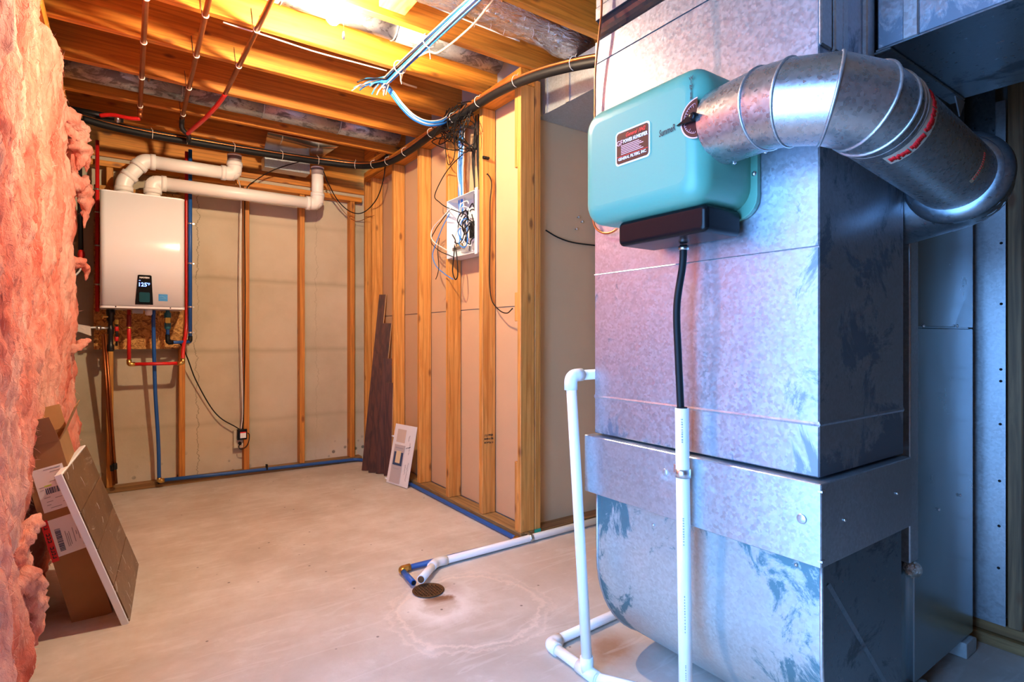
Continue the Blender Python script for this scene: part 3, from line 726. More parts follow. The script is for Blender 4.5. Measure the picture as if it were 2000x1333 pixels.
# hoses and drain pipes ---------------------------------------------------
XH = 1.178
t0 = onX(1335, 458, XH); t1 = onX(1328, 800, XH)
g = MB(); pth = spline([(XH, t0.y, 1.286), onX(1333, 520, XH), onX(1322, 600, XH-.008), onX(1325, 700, XH-.004), (XH, t1.y-.004, .84)], 8)
ho = thing('condensate_hose', 'black rubber hose hanging from the humidifier drain pan', 'hose', pth[-1])
g.tube(pth, .0095, 14); g.build('tube', MT['black'], ho)
MB().lathe([(.013, 0), (.013, .010), (.011, .010)], frame(pth[0]-Vector((0, 0, .014)), (0, 0, 1)), 16).build('hose_clamp', MT['steel'], ho)
pv = thing('condensate_pipe', 'white plastic drain pipe standing upright in front of the metal filter rack', 'pipe', (XH, t1.y, 0))
MB().tube([(XH-.002, t1.y-.022, 0.002), (XH, t1.y-.006, .866)], .0172, 20).build('pipe', MT['pvc'], pv)
MB().lathe([(.0135, 0), (.0135, .003)], frame((XH, t1.y-.006, .8655), (0, 0, 1)), 16).build('bore', MT['hole'], pv)
zc = .70; MB().lathe([(.0180, -.011), (.0195, -.011), (.0195, .011), (.0180, .011)], frame((XH-.0005, t1.y-.010, zc), (0, 0, 1)), 20).build('strap', MT['screw'], pv)
MB().box((1.198, t1.y+.004, zc-.011), (1.2025, t1.y+.036, zc+.011)).build('strap_tab', MT['screw'], pv)
g = MB(); rnd = random.Random(2)
for zz_, L_ in ((.12, .10), (.30, .09), (.52, .07), (.78, .06)):                 # rows of tiny illegible print up the pipe
    z = zz_
    while z < zz_+L_:
        h_ = rnd.uniform(.002, .004); yc = t1.y-.022+.016*z/.86-.010; g.box((XH-.0172*.82-.0012, yc-.0018, z), (XH-.0172*.82+.002, yc+.0018, z+h_)); z += h_+rnd.uniform(.002, .005)
g.build('print_marks', MT['inkgrey'], pv)
# floor standing drain line
ld = thing('drain_line', 'white plastic drain line bending up from the floor beside the furnace', 'pipe', (1.17, 1.35, 0))
rr = .0165
b0 = Vector((1.17, 1.268, .018)); top = Vector((1.17, 1.345, .925))
MB().tube([b0+Vector((0, 0, .01)), top-Vector((0, 0, .01))], rr, 20).build('riser', MT['pvc'], ld)
MB().tube(fillet([top-Vector((0, 0, .045)), top, top+Vector((.045, 0, .002))], .028, 6), rr+.0045, 20).build('elbow', MT['pvc'], ld)
MB().tube([top, top+Vector((.42, 0, .004))], rr, 20).build('upper_arm', MT['pvc'], ld)
c_ = Vector((1.17, 1.455, .019))
MB().tube([b0+Vector((0, -.05, 0)), c_], rr, 20).build('floor_run', MT['pvc'], ld)
MB().tube([b0+Vector((0, -.045, 0)), b0+Vector((0, .04, 0))], rr+.004, 20).build('tee', MT['pvc'], ld)
MB().tube([b0, b0+Vector((0, .004, .045))], rr+.004, 20).build('tee_socket', MT['pvc'], ld)
MB().tube(fillet([c_-Vector((0, .045, 0)), c_, c_+Vector((.045, 0, 0))], .026, 6), rr+.0045, 20).build('elbow', MT['pvc'], ld)
MB().tube([c_, c_+Vector((.62, .03, 0))], rr, 20).build('floor_run', MT['pvc'], ld)
MB().tube([b0+Vector((0, -.04, 0)), b0+Vector((.10, -.20, 0))], rr, 20).build('floor_run', MT['pvc'], ld)
# drain pipe to floor drain
fd = thing('floor_drain_pipe', 'white plastic pipe along the plate ending bent over the floor drain', 'pipe', (1.6, 2.25, 0))
yq = 2.262
MB().tube([(2.30, yq+.01, .022), (1.155, yq, .024)], .0172, 20).build('pipe', MT['pvc'], fd)
MB().tube(fillet([(1.215, yq, .024), (1.16, yq, .026), (1.118, yq-.040, .029)], .03, 5), .021, 20).build('elbow', MT['pvc'], fd)
MB().tube([(1.16, yq, .026), (1.018, 2.118, .036)], .0172, 20).build('spout', MT['pvc'], fd)
MB().lathe([(.014, 0), (.014, .002)], frame((1.0176, 2.1176, .036), Vector((1.018-1.16, 2.118-yq, .01))), 18).build('bore', MT['drain'], fd)
MB().lathe([(.0180, -.010), (.0200, -.010), (.0200, .010), (.0180, .010)], frame((1.70, yq+.004, .0225), (1, 0, 0)), 20).build('strap', MT['steel'], fd)
MB().box((1.692, yq+.016, .036), (1.708, 2.308, .041)).build('strap_tab', MT['steel'], fd)
# small copper line in front of the plenum
XC = XF-.012
cp = [onX(1176, -60, XC-.004), onX(1175, 20, XC-.004), onX(1170, 70, XC-.006), onX(1163, 140, XC-.004), onX(1162, 220, XC), (XC, onX(1160, 300, XC).y, 1.50), onX(1158, 425, XC), onX(1166, 448, XC), onX(1185, 456, XC), onX(1205, 447, XC), onX(1212, 425, XC), (XC-.02, onX(1214, 425, XC).y-.01, 1.372)]
MB().tube(spline(cp, 8), .0034, 8).rebase('copper_feed_tube', MT['copper'], 'thin copper feed tube running down the plenum behind the humidifier', 'tube')

# =================================================================== LEFT SIDE: PINK BATTS
def billow(p, oct_):
    s, a, t = 0, 1, 0
    for _ in range(oct_): s += a*abs(noise.noise(p)); t += a; a *= .55; p = p*2.07+Vector((3.1, 1.7, 5.3))
    return s/t
def batt(y0, y1, seed, bulge, label, z1=2.34, low=.0, dens=.0075):
    g = MB(); ny = int((y1-y0)/dens); nz_ = int(z1/dens/1.1); vs_ = []; fs_ = []
    for i in range(ny+1):
        for j in range(nz_+1):
            u, v_ = i/ny, j/nz_; y = y0+(y1-y0)*u; z = .002+z1*v_; sx = seed*3.1
            e = min(u, 1-u)*(y1-y0); e2 = min(v_, 1-v_)*z1
            k = min(1, (e+.012)/.05)**.5*min(1, (e2+.004)/.05)**.5
            n1 = noise.fractal(Vector((sx, y*4, z*1.1)), 1.0, 2.0, 3)
            b1 = billow(Vector((sx+4, y*7+.3*n1, z*2.4)), 3); b2 = billow(Vector((sx+9, y*19, z*8.5)), 3)
            b3 = billow(Vector((sx+14, y*52, z*30)), 2)
            s2 = noise.fractal(Vector((sx+50, y*15, z*4.5)), .8, 2.0, 4); x = XL+.012+k*(bulge+.022*n1+.060*(b1-.25)+.021*s2+.016*(b2-.25)+.010*(b3-.25))+low*math.exp(-(z/.45)**2)*k
            yy = y+.022*noise.noise(Vector((sx+30, z*4, y*3)))*(1 if .01 < u < .99 else .5); yy = min(max(yy, y0+.0005), y1-.0005)
            zz = z+(.02*noise.noise(Vector((sx+40, y*12, z*6))) if 0 < j < nz_ else 0)
            vs_.append((max(x, XL+.004), yy, max(zz, .002)))
    W = nz_+1
    for i in range(ny):
        for j in range(nz_): a = i*W+j; fs_.append((a, a+W, a+W+1, a+1))
    g.add(vs_, fs_, True)
    loc = (XL+.05, (y0+y1)/2, 0); t = thing('insulation_batt', label, 'insulation', loc, 'pink insulation batts on the left wall')
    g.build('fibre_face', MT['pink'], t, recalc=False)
    # loose fibre: fine ribbons curling off the face, too fine to tell apart
    rnd = random.Random(seed*17+3); g = MB()
    for k in range(3600):
        i = rnd.randrange(ny); j = rnd.randrange(nz_); q = Vector(vs_[i*W+j])
        L_ = rnd.uniform(.010, .032); d0 = Vector((rnd.uniform(.02, .30), rnd.uniform(-.35, .35), rnd.uniform(-1, .5))).normalized(); cu = Vector((rnd.uniform(-.7, .2), rnd.uniform(-.8, .8), rnd.uniform(-.8, .5)))
        wv_ = Vector((rnd.uniform(-1, 1), rnd.uniform(-1, 1), rnd.uniform(-1, 1))).normalized()*rnd.uniform(.0003, .0011); vs2 = []
        for a in range(4):
            u = a/3; c_ = q+d0*L_*u+cu*L_*u*u*.5; vs2 += [c_-wv_*(1-.8*u), c_+wv_*(1-.8*u)]
        vs2 = [Vector((max(p.x, XL+.003), min(max(p.y, y0+.0005), y1-.0005), min(max(p.z, .003), z1))) for p in vs2]
        g.add(vs2, [(0, 1, 3, 2), (2, 3, 5, 4), (4, 5, 7, 6)], True)
    g.build('loose_fibre', MT['pink_fibre'], t, kind='stuff', recalc=False)
    return t
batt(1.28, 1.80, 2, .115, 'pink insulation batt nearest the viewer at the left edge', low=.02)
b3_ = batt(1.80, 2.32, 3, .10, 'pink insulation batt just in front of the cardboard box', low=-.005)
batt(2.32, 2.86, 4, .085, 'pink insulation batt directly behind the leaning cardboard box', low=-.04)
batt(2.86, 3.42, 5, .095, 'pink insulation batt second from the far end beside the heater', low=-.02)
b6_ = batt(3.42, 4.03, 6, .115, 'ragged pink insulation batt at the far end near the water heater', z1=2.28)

def tuft(parent, pts, rs, seed):                       # a torn hank of fibre pulled out of the face
    path_ = spline(pts, 9); n = len(path_); rr_ = []
    for i in range(n):
        u = i/(n-1)*(len(rs)-1); k = min(int(u), len(rs)-2); rr_.append(rs[k]+(rs[k+1]-rs[k])*(u-k))
    g = MB(); g.tube(path_, rr_, 18)
    c_ = [p for p in path_]
    for i, p in enumerate(g.v):
        q = c_[min(i//18, n-1)]; d_ = p-q; f_ = 1+.75*noise.fractal(p*26+Vector((seed, 0, 0)), .9, 2.1, 4)+.35*noise.noise(p*75); g.v[i] = q+d_*max(f_, .15)
        g.v[i].x = max(g.v[i].x, XL+.01)
    g.build('torn_tuft', MT['pink'], parent)
tuft(b6_, [(-.27, 3.55, 2.16), (-.215, 3.62, 2.13), (-.185, 3.66, 2.03), (-.195, 3.68, 1.92)], [.05, .055, .04, .006], 1)
tuft(b6_, [(-.27, 3.85, 2.14), (-.205, 3.88, 2.12), (-.175, 3.92, 2.06), (-.172, 3.95, 1.98)], [.045, .04, .03, .004], 2)
tuft(b6_, [(-.27, 3.80, 1.86), (-.200, 3.84, 1.88), (-.170, 3.90, 1.80), (-.180, 3.93, 1.66)], [.05, .05, .032, .003], 3)
tuft(b6_, [(-.26, 3.75, 1.44), (-.195, 3.80, 1.45), (-.165, 3.86, 1.42), (-.172, 3.88, 1.36)], [.03, .025, .015, .002], 4)
tuft(b6_, [(-.26, 3.70, .98), (-.20, 3.78, 1.0), (-.165, 3.84, 1.03), (-.15, 3.88, 1.02)], [.03, .022, .014, .003], 5)
tuft(b3_, [(-.27, 2.08, .42), (-.245, 2.15, .445), (-.226, 2.22, .475), (-.215, 2.27, .495)], [.03, .026, .020, .008], 6)
tuft(b3_, [(-.27, 2.08, .34), (-.235, 2.15, .33), (-.222, 2.19, .24), (-.225, 2.20, .12)], [.03, .036, .030, .012], 7)
# cardboard box -----------------------------------------------------------
bx = thing('cardboard_box', 'tall brown cardboard box with open flaps and shipping labels leaning on insulation', 'box', (-.10, 2.75, 0))
ang = -math.atan2(.155, .67)
B0 = Matrix.Translation((-.155, 2.595, .004)) @ Matrix.Rotation(ang, 4, 'Y')    # local x across, y deep, z up the box
Wd, Dp, Hh, tk = .118, .33, .69, .004
B0 = Matrix.Translation((-.035, 2.595, .004)) @ Matrix.Rotation(ang, 4, 'Y') @ Matrix.Translation((-Wd, 0, 0))
for nm, a, b_ in (('front_wall', (0, 0, 0), (Wd, tk, Hh)), ('back_wall', (0, Dp-tk, 0), (Wd, Dp, Hh)), ('side_wall', (0, tk, 0), (tk, Dp-tk, Hh)), ('side_wall', (Wd-tk, tk, 0), (Wd, Dp-tk, Hh)), ('bottom', (tk, tk, 0), (Wd-tk, Dp-tk, tk))):
    MB().box(a, b_, B0).build(nm, MT['card'], bx)
def flap(org, xax, yax, w_, h_, nm='flap'):
    o_ = B0 @ Vector(org); R3 = B0.to_3x3(); x = R3 @ Vector(xax).normalized(); y = R3 @ Vector(yax).normalized(); n = x.cross(y)*.003
    MB().prism([o_, o_+x*w_, o_+x*(w_-.006)+y*h_, o_+x*.006+y*h_], n).build(nm, MT['card'], bx)
flap((0, 0, Hh), (1, 0, 0), (0, -.35, .9), Wd, .10)
flap((Wd, 0.01, Hh), (0, 1, 0), (.55, 0, .85), Dp-.02, .12)
flap((0, Dp, Hh), (1, 0, 0), (0, .5, .9), Wd, .11)
flap((0, 0.01, Hh), (0, 1, 0), (-.1, 0, 1), Dp-.02, .055)
R3 = B0.to_3x3(); bxX, bxZ = R3 @ Vector((1, 0, 0)), R3 @ Vector((0, 0, 1))
def on_box(x, z, d=.001): return B0 @ Vector((x, -d, z))
def sheet(name, m, x0, x1, z0, z1, d, parent, t=.0006):
    return MB().box((x0, -d-t, z0), (x1, -d, z1), B0).build(name, m, parent)
l1 = sheet('shipping_label', MT['paper'], .018, .106, .445, .605, .0006, bx)
g = MB(); x = .040; random.seed(5)
while x < .094:
    w_ = random.choice((.0012, .0022, .0032)); g.box((x, -.0020, .508), (x+w_, -.0014, .530), B0); x += w_+random.choice((.0012, .002))
g.build('barcode', MT['inkblue'], l1)
g = MB(); x = .078
while x < .100:
    w_ = random.choice((.001, .002)); g.box((x, -.0020, .560), (x+w_, -.0014, .572), B0); x += w_+.0014
g.build('barcode', MT['inkblue'], l1)
g = MB()
for (x0, x1, z) in ((.05, .098, .596), (.066, .095, .585), (.058, .090, .551), (.026, .040, .536), (.026, .036, .526), (.030, .048, .496), (.060, .095, .488), (.034, .052, .480), (.032, .044, .468), (.078, .100, .468), (.04, .072, .456)):
    g.box((x0, -.0020, z), (x1, -.0014, z+.0022), B0)
g.build('print_lines', MT['inkgrey'], l1)
MB().box((.040, -.0020, .536), (.060, -.0014, .541), B0).build('highlight', plain('yellow_green', (.55, .75, .08), .6), l1)
l2 = sheet('packing_label', MT['paper'], .012, .117, .275, .415, .0006, bx)
rs_ = sheet('red_stripe', MT['labelred'], -.001, .020, .262, .420, .0008, bx)
g = MB(); rnd = random.Random(6); z = .275                                       # blurred dark red capitals down the stripe
while z < .405:
    h_ = rnd.uniform(.006, .011); g.box((.0045, -.0022, z), (.0155, -.0016, z+h_*.35), B0); g.box((.0045, -.0022, z), (.0075, -.0016, z+h_), B0)
    if rnd.random() < .6: g.box((.0125, -.0022, z), (.0155, -.0016, z+h_), B0)
    z += h_+(.003 if rnd.random() < .75 else .016)
g.build('lettering', MT['maroon'], rs_)
g = MB(); z = .292; random.seed(9)
while z < .375:
    w_ = random.choice((.0015, .0025, .0035)); g.box((.030, -.0020, z), (.046, -.0014, z+w_), B0); z += w_+random.choice((.0014, .0022))
g.build('barcode', MT['inkblue'], l2)
g = MB()
for (x, z0, z1) in ((.056, .30, .36), (.061, .30, .35), (.066, .305, .355), (.078, .31, .365), (.086, .335, .350), (.092, .315, .37), (.098, .29, .35), (.104, .30, .38)): g.box((x, -.0020, z0), (x+.0022, -.0014, z1), B0)
g.build('print_lines', MT['inkgrey'], l2)
# shrink-wrapped plank pack leaning on the box
p0, p1 = Vector((.020, 2.465, .003)), Vector((.058, 3.06, .003)); up = Vector((-.192, 0, .575)); L_ = (p1-p0)
wx, wz = L_.normalized(), up.normalized(); wn_ = wx.cross(wz).normalized()
if wn_.x < 0: wn_ = -wn_
wp_ = thing('plank_pack', 'shrink wrapped pack of brown planks with white edge leaning on cardboard box', 'plank pack', (p0+p1)/2)
th = .026
MB().prism([p0-wn_*th+wn_*.0, p1-wn_*th, p1-wn_*th+up, p0-wn_*th+up], wn_*(th-.003)).build('foam_core', MT['paper'], wp_, bevel=.002, seg=1)
e = .004; a_ = p0+wx*e+wz*e; b_ = p1-wx*e+wz*e; uu = up-wz*2*e
nrow = 4; span = (uu.length)/nrow
for i in range(nrow):
    q0 = a_+wz*(span*i+.0012); q1 = b_+wz*(span*i+.0012); vv_ = wz*(span-.0024)
    MB().prism([q0-wn_*.004, q1-wn_*.004, q1-wn_*.004+vv_, q0-wn_*.004+vv_], wn_*(.0055-.0006*(i % 2))).build('plank', MT['wrap'], wp_, bevel=.001, seg=1)
g = MB(); random.seed(11)
for k in range(16):
    s, t = random.random(), random.random(); o_ = a_+L_*.95*s+uu*t*.97; dv = (wx*random.uniform(-1, 1)+wz*random.uniform(.2, 1)).normalized()*random.uniform(.012, .05)
    g.tube([o_+wn_*.0022, o_+dv*.5+wn_*.0030, o_+dv+wn_*.0022], .0005, 4)
g.build('film_creases', MT['paper'], wp_, kind='stuff')

# =================================================================== LEANING BOARDS IN THE CORNER
def leaning_board(pb, pt, wdir, w_, t_, label):
    pb, pt = Vector(pb), Vector(pt); wd = Vector(wdir).normalized()*w_; up_ = pt-pb; n = up_.cross(wd).normalized()*t_
    if n.x > 0: n = -n
    t = thing('floor_plank', label, 'plank', pb, 'dark planks leaning in the corner')
    MB().prism([pb, pb+wd, pb+wd+up_, pb+up_], n*.75).build('face_board', MT['plank'], t, bevel=.001, seg=1)
    MB().prism([pb-n*.25, pb+wd-n*.25, pb+wd+up_-n*.25, pb+up_-n*.25], n*.24).build('edge_core', MT['plank_core'], t)
    e_ = wd.normalized()*.0045; MB().prism([pb+wd*1.002, pb+wd+e_, pb+wd+e_+up_, pb+wd*1.002+up_], n*.75).build('pale_edge', MT['plank_core'], t)
leaning_board((1.530, 4.235, .004), (1.705, 4.315, 1.39), (.8, -.6, 0), .055, .016, 'longest reddish dark plank reaching highest in the corner')
leaning_board((1.550, 4.145, .004), (1.690, 4.200, 1.155), (.8, -.6, 0), .068, .016, 'second dark plank ending a little lower beside the longest one')
leaning_board((1.582, 4.075, .004), (1.655, 4.105, .88), (.75, -.5, 0), .125, .014, 'short wide black brown plank behind the one with pale edge')
leaning_board((1.608, 3.980, .004), (1.632, 4.000, .70), (.7, -.5, 0), .055, .014, 'shortest dark plank with pale edge beside the white folder')
# white plastic folder with thermostat leaflet
f0 = onZ(755, 942, .004); f1 = onZ(796, 955, .004); ft = Vector((.075, .0, .415)); 
fo = thing('document_pouch', 'white plastic document pouch with thermostat leaflet leaning at the studs', 'folder', (f0+f1)/2)
fx = (f1-f0); n = fx.cross(ft).normalized(); n = n if n.x < 0 else -n
MB().prism([f0, f1, f1+ft, f0+ft], n*.003).build('pouch', MT['whitep'], fo)
def onf(u, v_, d=.0036): return f0+fx*u+ft*v_+n*d
def quad(nm, m, u0, u1, v0, v1, d, par, t_=.0006): return MB().prism([onf(u0, v0, d), onf(u1, v0, d), onf(u1, v1, d), onf(u0, v1, d)], n*t_).build(nm, m, par)
lf = quad('leaflet', plain('leaflet', (.50, .46, .46), .5), .14, .62, .03, .66, .0036, fo, .004)
quad('picture', MT['inkblue'], .18, .60, .32, .54, .0080, lf); quad('thermostat_picture', plain('beige_print', (.72, .60, .38), .5), .28, .50, .36, .56, .0088, lf)
quad('caption', MT['inkgrey'], .20, .56, .60, .615, .0080, lf); quad('caption', MT['inkgrey'], .22, .50, .26, .27, .0080, lf)
quad('back_leaflet', plain('tan_print', (.60, .50, .42), .6), .16, .56, .70, .92, .0036, fo)
yd = fx.normalized(); g = MB(); rnd = random.Random(12)                               # scribbled pen notes, not legible
for u, v0, L_, a_ in ((.66, .62, .30, .0035), (.74, .84, .10, .002), (.82, .72, .20, .002), (.86, .40, .30, .002), (.76, .36, .16, .002)):
    pts = []
    for i in range(22):
        k = i/21; pts.append(onf(u+(.20*k if L_ > .25 and a_ > .003 else 0)+rnd.uniform(-.025, .025), v0+(.04*k if a_ > .003 else -L_*k)+rnd.uniform(-.006, .006), .0042))
    g.tube(pts, .0010 if a_ > .003 else .0006, 4)
g.build('handwriting', MT['ink'], fo)
for v_ in (.06, .78): MB().lathe([(.006, 0), (.006, .02), (0, .022)], frame(onf(.0, v_), -yd), 8).build('snap', MT['whitep'], fo)

# =================================================================== WATER HEATER
ob = MB().box((-.160, 4.562, .965), (.345, 4.5795, 2.052)).rebase('mounting_board', MT['osb'], 'oriented strand board panel behind the white water heater', 'board')
HY = 4.222; hx0, hx1, hz0, hz1 = -.119, .330, 1.228, 1.952
wh = thing('water_heater', 'white wall hung tankless water heater with black control panel', 'water heater', (.105, 4.39, hz0))
lp = rrect(hx1-hx0, .338, .030, 6); cxh = (hx0+hx1)/2; cyh = HY+.169
MB().prism([(cxh+a, cyh+b_, hz0+.016) for a, b_ in lp], (0, 0, hz1-hz0-.022), smooth=True).build('cover', MT['white'], wh)
lp2 = rrect(hx1-hx0+.004, .334, .030, 6)
MB().prism([(cxh+a, cyh+.004+b_, hz1-.005) for a, b_ in lp2], (0, 0, .008)).build('top_lid', MT['white'], wh)
MB().prism([(cxh+a, cyh+.004+b_, hz0) for a, b_ in lp2], (0, 0, .0155)).build('bottom_rim', MT['white'], wh)
for px in (226, 333):
    p = onY(px, 599, HY); MB().lathe([(.004, 0), (.004, .003), (0, .003)], frame((p.x, HY+.006, hz0+.008), (0, -1, 0)), 8).build('screw', MT['blackpipe'], wh)
g = MB()
for px in (268, 275): 
    p = onY(px, 400, HY-.0008); g.box((p.x-.0008, HY-.0008, hz1-.14), (p.x+.0008, HY-.0002, hz1-.02))
a = onY(264, 595, HY); b_ = onY(299, 595, HY); c_ = onY(296, 538, HY); d_ = onY(269, 537, HY)
zt, zb = d_.z, a.z
cpn = MB().prism([(a.x, HY-.0005, zb), (b_.x, HY-.0005, zb), (c_.x, HY-.0005, zt-.004), (c_.x-.006, HY-.0005, zt), (d_.x+.006, HY-.0005, zt), (d_.x, HY-.0005, zt-.004)], (0, -.006, 0)).build('control_panel', MT['blackgloss'], wh, bevel=.001, seg=1)
mx = (a.x+b_.x)/2+.001
text('NAVIEN', 'lettering', MT['paper'], cpn, (mx, HY-.0068, zt-.017), (1, 0, 0), (0, 0, 1), .013, width=.052, bold=.0006)
text('125', 'digits', MT['lcd'], cpn, (mx-.010, HY-.0068, zt-.062), (1, 0, 0), (0, 0, 1), .034, width=.042, bold=.0006)
text('°F', 'digits', MT['lcd'], cpn, (mx+.021, HY-.0068, zt-.058), (1, 0, 0), (0, 0, 1), .020, bold=.0004)
MB().box((mx-.029, HY-.0074, zt-.037), (mx-.021, HY-.0066, zt-.034)).build('indicator', MT['lcd'], cpn)
kb = MB().prism([(mx+p, HY-.0066, zb+.046+q) for p, q in rrect(.058, .064, .008)], (0, -.010, 0)).build('dial_button', plain('teal_gloss', (.02, .10, .13), .08, .3), cpn, bevel=.003)
p = onY(318.5, 582, HY-.0005)
es = MB().box((p.x-.025, HY-.0016, p.z-.022), (p.x+.025, HY-.0006, p.z+.022)).build('efficiency_sticker', MT['cyan'], wh)
g = MB(); g.tube(spline([(p.x-.020, HY-.002, p.z+.006), (p.x-.004, HY-.002, p.z+.009), (p.x+.014, HY-.002, p.z-.002)], 5), .0012, 4); g.tube([(p.x-.018, HY-.002, p.z-.004), (p.x+.018, HY-.002, p.z-.004)], .001, 4); g.build('emblem', plain('sticker_light', (.25, .55, .85), .5), es)
MB().box((.045, 4.30, hz0-.028), (.105, 4.40, hz0-.001)).build('junction_port', MT['greyplastic'], wh, bevel=.003)
MB().lathe([(.020, 0), (.020, -.03), (.014, -.038), (0, -.038)], frame((.135, 4.33, hz0-.001), (0, 0, 1)), 16).build('condensate_port', MT['whitep'], wh)
# vents ---------------------------------------------------------------------
VR = .044
def vent(label, x0, zrun, xe, ztop, first, yv=4.40):
    t = thing('vent_pipe', label, 'pipe', (x0, yv, hz1+.004), 'white vent pipes above the heater')
    if first:
        xa = x0+.11; P = [Vector((x0, yv, hz1+.004)), Vector((x0, yv, hz1+.105)), Vector((xa, yv, zrun)), Vector((xe, yv, zrun)), Vector((xe, yv, ztop))]
    else: P = [Vector((x0, yv, hz1+.004)), Vector((x0, yv, zrun)), Vector((xe, yv, zrun)), Vector((xe, yv, ztop))]
    for i in range(len(P)-1): MB().tube([P[i], P[i+1]], VR, 24).build('pipe', MT['pvc_warm'], t)
    for i in range(1, len(P)-1):
        d0 = (P[i-1]-P[i]).normalized(); d1 = (P[i+1]-P[i]).normalized(); k = .085 if not first or i == len(P)-2 else .062
        if not first and i == 1: k = .075
        pts = fillet([P[i]+d0*k, P[i], P[i]+d1*k], k*.85, 7)
        e = MB().tube(pts, VR+.004, 24).build('elbow', MT['pvc_warm'], t)
        for q, dd_ in ((pts[0], d0), (pts[-1], d1)): MB().lathe([(VR+.001, -.028), (VR+.008, -.028), (VR+.008, .002), (VR+.001, .002)], frame(q, dd_), 24).build('hub', MT['pvc_warm'], e)
    MB().lathe([(VR+.001, -.05), (VR+.0025, -.05), (VR+.0025, 0), (VR+.001, 0)], frame((xe, yv, ztop-.012), (0, 0, 1)), 24).build('primer_band', MT['purple_primer'], t)
    MB().lathe([(VR+.003, -.012), (VR+.004, 0), (VR-.004, 0), (VR-.004, -.01)], frame((xe, yv, ztop), (0, 0, 1)), 24).build('rim', MT['pvc_warm'], t)
    return t
vent('upper white vent pipe with an offset elbow above the heater', .002, 2.212, .652, 2.352, True)
vent('lower longer white vent pipe running along the concrete wall', .160, 2.078, 1.235, 2.365, False)
# pipes round the heater --------------------------------------------------------
PR = .0115
def clip(p, n_, par, r=PR):
    g = MB(); p = Vector(p); g.lathe([(r+.0005, -.005), (r+.003, -.005), (r+.003, .005), (r+.0005, .005)], frame(p, (0, 0, 1)), 14); g.box(p+Vector((r, .0, -.004)), p+Vector((r+.014, .012, .004))); g.build('pipe_clip', MT['screw'], par)
YP = 4.545
xl = onY(190, 400, YP).x
lr = thing('red_supply_pipe', 'red water pipe rising left of the white heater', 'pipe', (xl, YP, 1.2))
MB().tube([(xl, YP, 1.215), (xl, YP, 2.338)], PR, 14).build('tube', MT['red'], lr)
for py in (370, 415, 480, 556): clip((xl, YP, onY(190, py, YP).z), 0, lr)
xr_, xb = onY(364.5, 500, YP).x, onY(371.5, 500, YP-.03).x
rh = thing('red_hot_pipe', 'red hot water pipe looping under the heater and up its right side', 'pipe', (.2, YP, .79))
yr = 4.42
zl = onY(252, 712, yr).z; xa = onY(252, 640, yr).x; xe = onY(357, 714, yr).x
MB().tube([(xa, yr, hz0-.002), (xa, yr, zl+.012)], PR, 14).build('drop', MT['red'], rh)
MB().tube([(xa+.012, yr, zl), (xe-.010, yr+.002, zl-.002)], PR, 14).build('crossing', MT['red'], rh)
MB().tube(spline([(xe, yr+.002, zl+.010), (xe+.006, yr+.04, zl+.10), (xr_, YP, zl+.28), (xr_, YP, 1.6), (xr_, YP, 2.36)], 8), PR, 14).build('riser', MT['red'], rh)
for x, y in ((xa, yr), (xe, yr+.002)):
    g = MB(); s_ = 1 if x == xa else -1
    g.tube(fillet([(x, y, zl+.032), (x, y, zl), (x+s_*.032, y, zl)], .012, 4), PR+.003, 12); g.build('brass_elbow', MT['brass'], rh)
MB().lathe([(.014, 0), (.014, .008), (.0135, .03), (.0135, .075), (.014, .08)], frame((xa, yr, hz0-.115), (0, 0, 1)), 12).build('union', plain('dark_red', (.22, .01, .01), .4), rh)
MB().lathe([(.015, 0), (.016, .006), (.015, .012)], frame((xa, yr, hz0-.125), (0, 0, 1)), 12).build('crimp_ring', MT['brass'], rh)
bh = thing('blue_cold_pipe', 'blue cold water pipe rising on the right side of heater', 'pipe', (xb, YP, 1.0))
zb_ = onY(372, 668, YP-.03).z; xv = onY(327.5, 640, 4.44).x
MB().tube([(xb, YP-.03, zb_), (xb, YP-.03, 2.37)], PR+.001, 14).build('riser', MT['blue'], bh)
MB().tube([(xb, YP-.03, zb_), (xv+.01, 4.44, zb_-.004)], PR, 14).build('crossing', MT['blue'], bh)
MB().tube(fillet([(xv+.03, 4.45, zb_-.004), (xv, 4.44, zb_-.004), (xv, 4.44, zb_+.05)], .015, 4), PR+.003, 12).build('black_elbow', MT['black'], bh)
MB().tube(fillet([(xb-.04, YP-.034, zb_), (xb, YP-.03, zb_), (xb, YP-.03, zb_+.04)], .015, 4), PR+.003, 12).build('black_elbow', MT['black'], bh)
for py in (375, 437, 515, 600, 650): clip((xb, YP-.03, onY(372, py, YP-.03).z), 0, bh)
vt = thing('cold_service_valve', 'teal service valve with yellow tag under the heater right side', 'valve', (xv, 4.44, zb_+.04))
MB().tube([(xv, 4.44, zb_+.04), (xv, 4.44, hz0-.002)], .011, 12).build('stem', MT['blue'], vt)
MB().lathe([(.014, 0), (.02, .01), (.02, .045), (.014, .05), (.014, .075), (.021, .08), (.021, .11), (.012, .12), (.012, .15)], frame((xv, 4.44, zb_+.085), (0, 0, 1)), 14).build('body', MT['tealvalve'], vt)
MB().box((xv-.014, 4.412, zb_+.128), (xv+.014, 4.419, zb_+.165)).build('yellow_tag', MT['yellow'], vt)
g = MB(); g.tube([(xv-.012, 4.44, zb_+.19), (xv-.055, 4.43, zb_+.19)], .008, 10); g.lathe([(.016, -.006), (.016, .006)], frame((xv-.045, 4.43, zb_+.19), (1, 0, 0)), 12); g.build('drain_cock', MT['brass'], vt)
xd_ = onY(300, 620, 4.44).x; xe2 = onY(311, 940, 4.54).x
bd = thing('blue_drain_tube', 'blue condensate tube dropping from heater to the floor plate', 'tube', (xe2, 4.54, .04))
